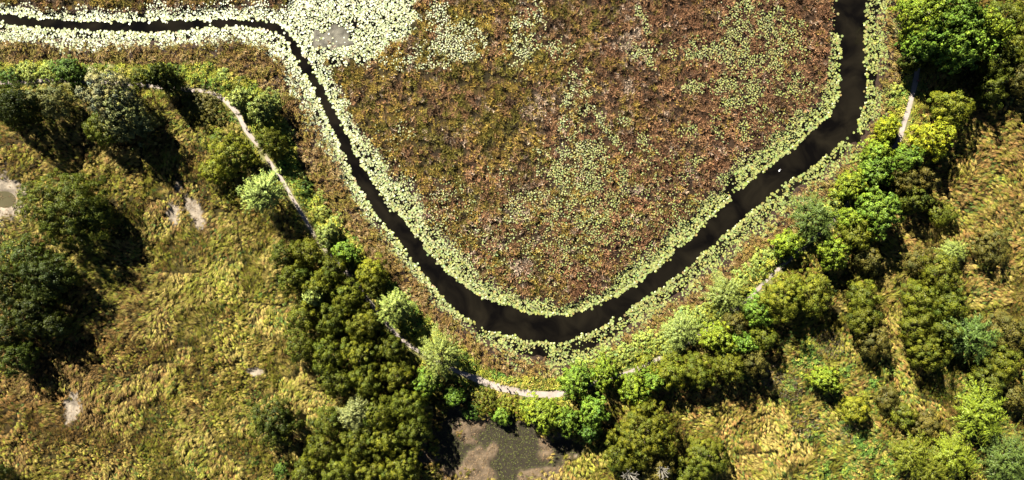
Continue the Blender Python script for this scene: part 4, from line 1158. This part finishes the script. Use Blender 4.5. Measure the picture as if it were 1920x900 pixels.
person(951.5, 727.5, math.radians(80), (.012, .011, .013), (.015, .015, .018), 'person in black walking in the middle of the open path')
person(934, 724, math.radians(75), (.02, .018, .016), (.025, .022, .02), 'person in dark brown at the herb edge of the open path', 1.66)
person(1717.5, 153, math.radians(165), (.42, .10, .09), (.05, .04, .05), 'person in a pinkish red top on the upper path')

# short dark post on the path edge
def post():
    wx, wy = W(963.5, 733.5, .5); zz = float(ground_z([960 + wx / S], [450 - wy / S])[0])
    n = 12; t = np.arange(n) * 2 * math.pi / n
    V = [np.stack([np.cos(t) * r_, np.sin(t) * r_, np.full(n, z_)], 1) for r_, z_ in [(.13, -.3), (.125, .85), (.15, .87), (.15, .95), (.06, 1.04), (.005, 1.05)]]
    F = [(a * n + b, a * n + (b + 1) % n, (a + 1) * n + (b + 1) % n, (a + 1) * n + b) for a in range(5) for b in range(n)]
    o = obj('marker_post', new_mesh('marker_post', np.vstack(V), 4, None, plain_material('tarred_wood', (.03, .025, .02), .8, .2, 9, .3), True, np.array(F)), None, (wx, wy, zz))
    tag(o, 'short dark wooden post at the path edge beside the walkers', 'post')
post()

# white bird on the channel
def bird():
    V = [(0, -.42, .16), (0, -.25, .15), (0, 0, .14), (0, .26, .16), (0, .40, .26), (0, .45, .46), (0, .47, .62), (0, .54, .66), (0, .64, .63)]
    Rr = [(.05, .05), (.15, .11), (.24, .17), (.19, .15), (.075, .075), (.055, .055), (.06, .06), (.06, .055), (.02, .02)]
    for s in (-1, 1):
        V += [(.17 * s, .02, .24), (.15 * s, -.24, .27), (.06 * s, -.48, .25)]; Rr += [(.12, .09), (.11, .07), (.03, .03)]
    E = [(i, i + 1) for i in range(8)] + [(2, 9), (9, 10), (10, 11), (2, 12), (12, 13), (13, 14)]
    me = skin_body('swan', V, E, Rr, 2, 1)
    me.materials.append(plain_material('white_feathers', (.75, .75, .74), .7, .3, 8, .06)); me.materials.append(plain_material('bill', (.50, .18, .04), .5, .3, 8, .1))
    for p in me.polygons:
        p.use_smooth = True; p.material_index = 1 if p.center.y > .585 else 0
    wx, wy = W(1461, 320)
    o = obj('swan', me, None, (wx, wy, -.03)); o.rotation_euler = (0, 0, math.radians(-40))
    o.scale = (.85,) * 3
    tag(o, 'white water bird alone on the dark channel', 'bird')
bird()

# ------------------------------------------------------------------ light, sky, camera
world = bpy.data.worlds.new('World'); scene.world = world; world.use_nodes = True
nt = world.node_tree; bg = nt.nodes['Background']; bg.inputs['Strength'].default_value = .05
sky = nt.nodes.new('ShaderNodeTexSky'); sky.sky_type = 'NISHITA'; sky.sun_disc = False
sky.air_density = .22; sky.dust_density = .05; sky.ozone_density = .6; sky.altitude = 200; sky.sun_elevation = EL; sky.sun_rotation = math.atan2(SUN[0], SUN[1])
nt.links.new(sky.outputs[0], bg.inputs['Color'])
sl = bpy.data.lights.new('sun', 'SUN'); sl.energy = 5.0; sl.angle = math.radians(.5); sl.color = (1.0, .955, .875)
so = bpy.data.objects.new('sun', sl); COL.objects.link(so)
ray = Vector((-SUN[0] * math.cos(EL), -SUN[1] * math.cos(EL), -math.sin(EL)))
so.rotation_euler = ray.to_track_quat('-Z', 'Y').to_euler(); so.location = (-60, 100, 150)

cam = bpy.data.cameras.new('camera'); co = bpy.data.objects.new('camera', cam); COL.objects.link(co)
cam.sensor_fit = 'HORIZONTAL'; cam.sensor_width = 36; cam.lens = 36 * H / (1920 * S)
cam.clip_start = 1; cam.clip_end = 9000
co.location = (0, 0, H); co.rotation_euler = (0, 0, 0)
scene.camera = co
vs = scene.view_settings
vs.view_transform = 'Standard'; vs.look = 'None'; vs.gamma = 1.0; vs.use_curve_mapping = False; vs.exposure = 1.42
scene.cycles.max_bounces = 5; scene.cycles.diffuse_bounces = 0; scene.cycles.glossy_bounces = 2; scene.cycles.transmission_bounces = 3
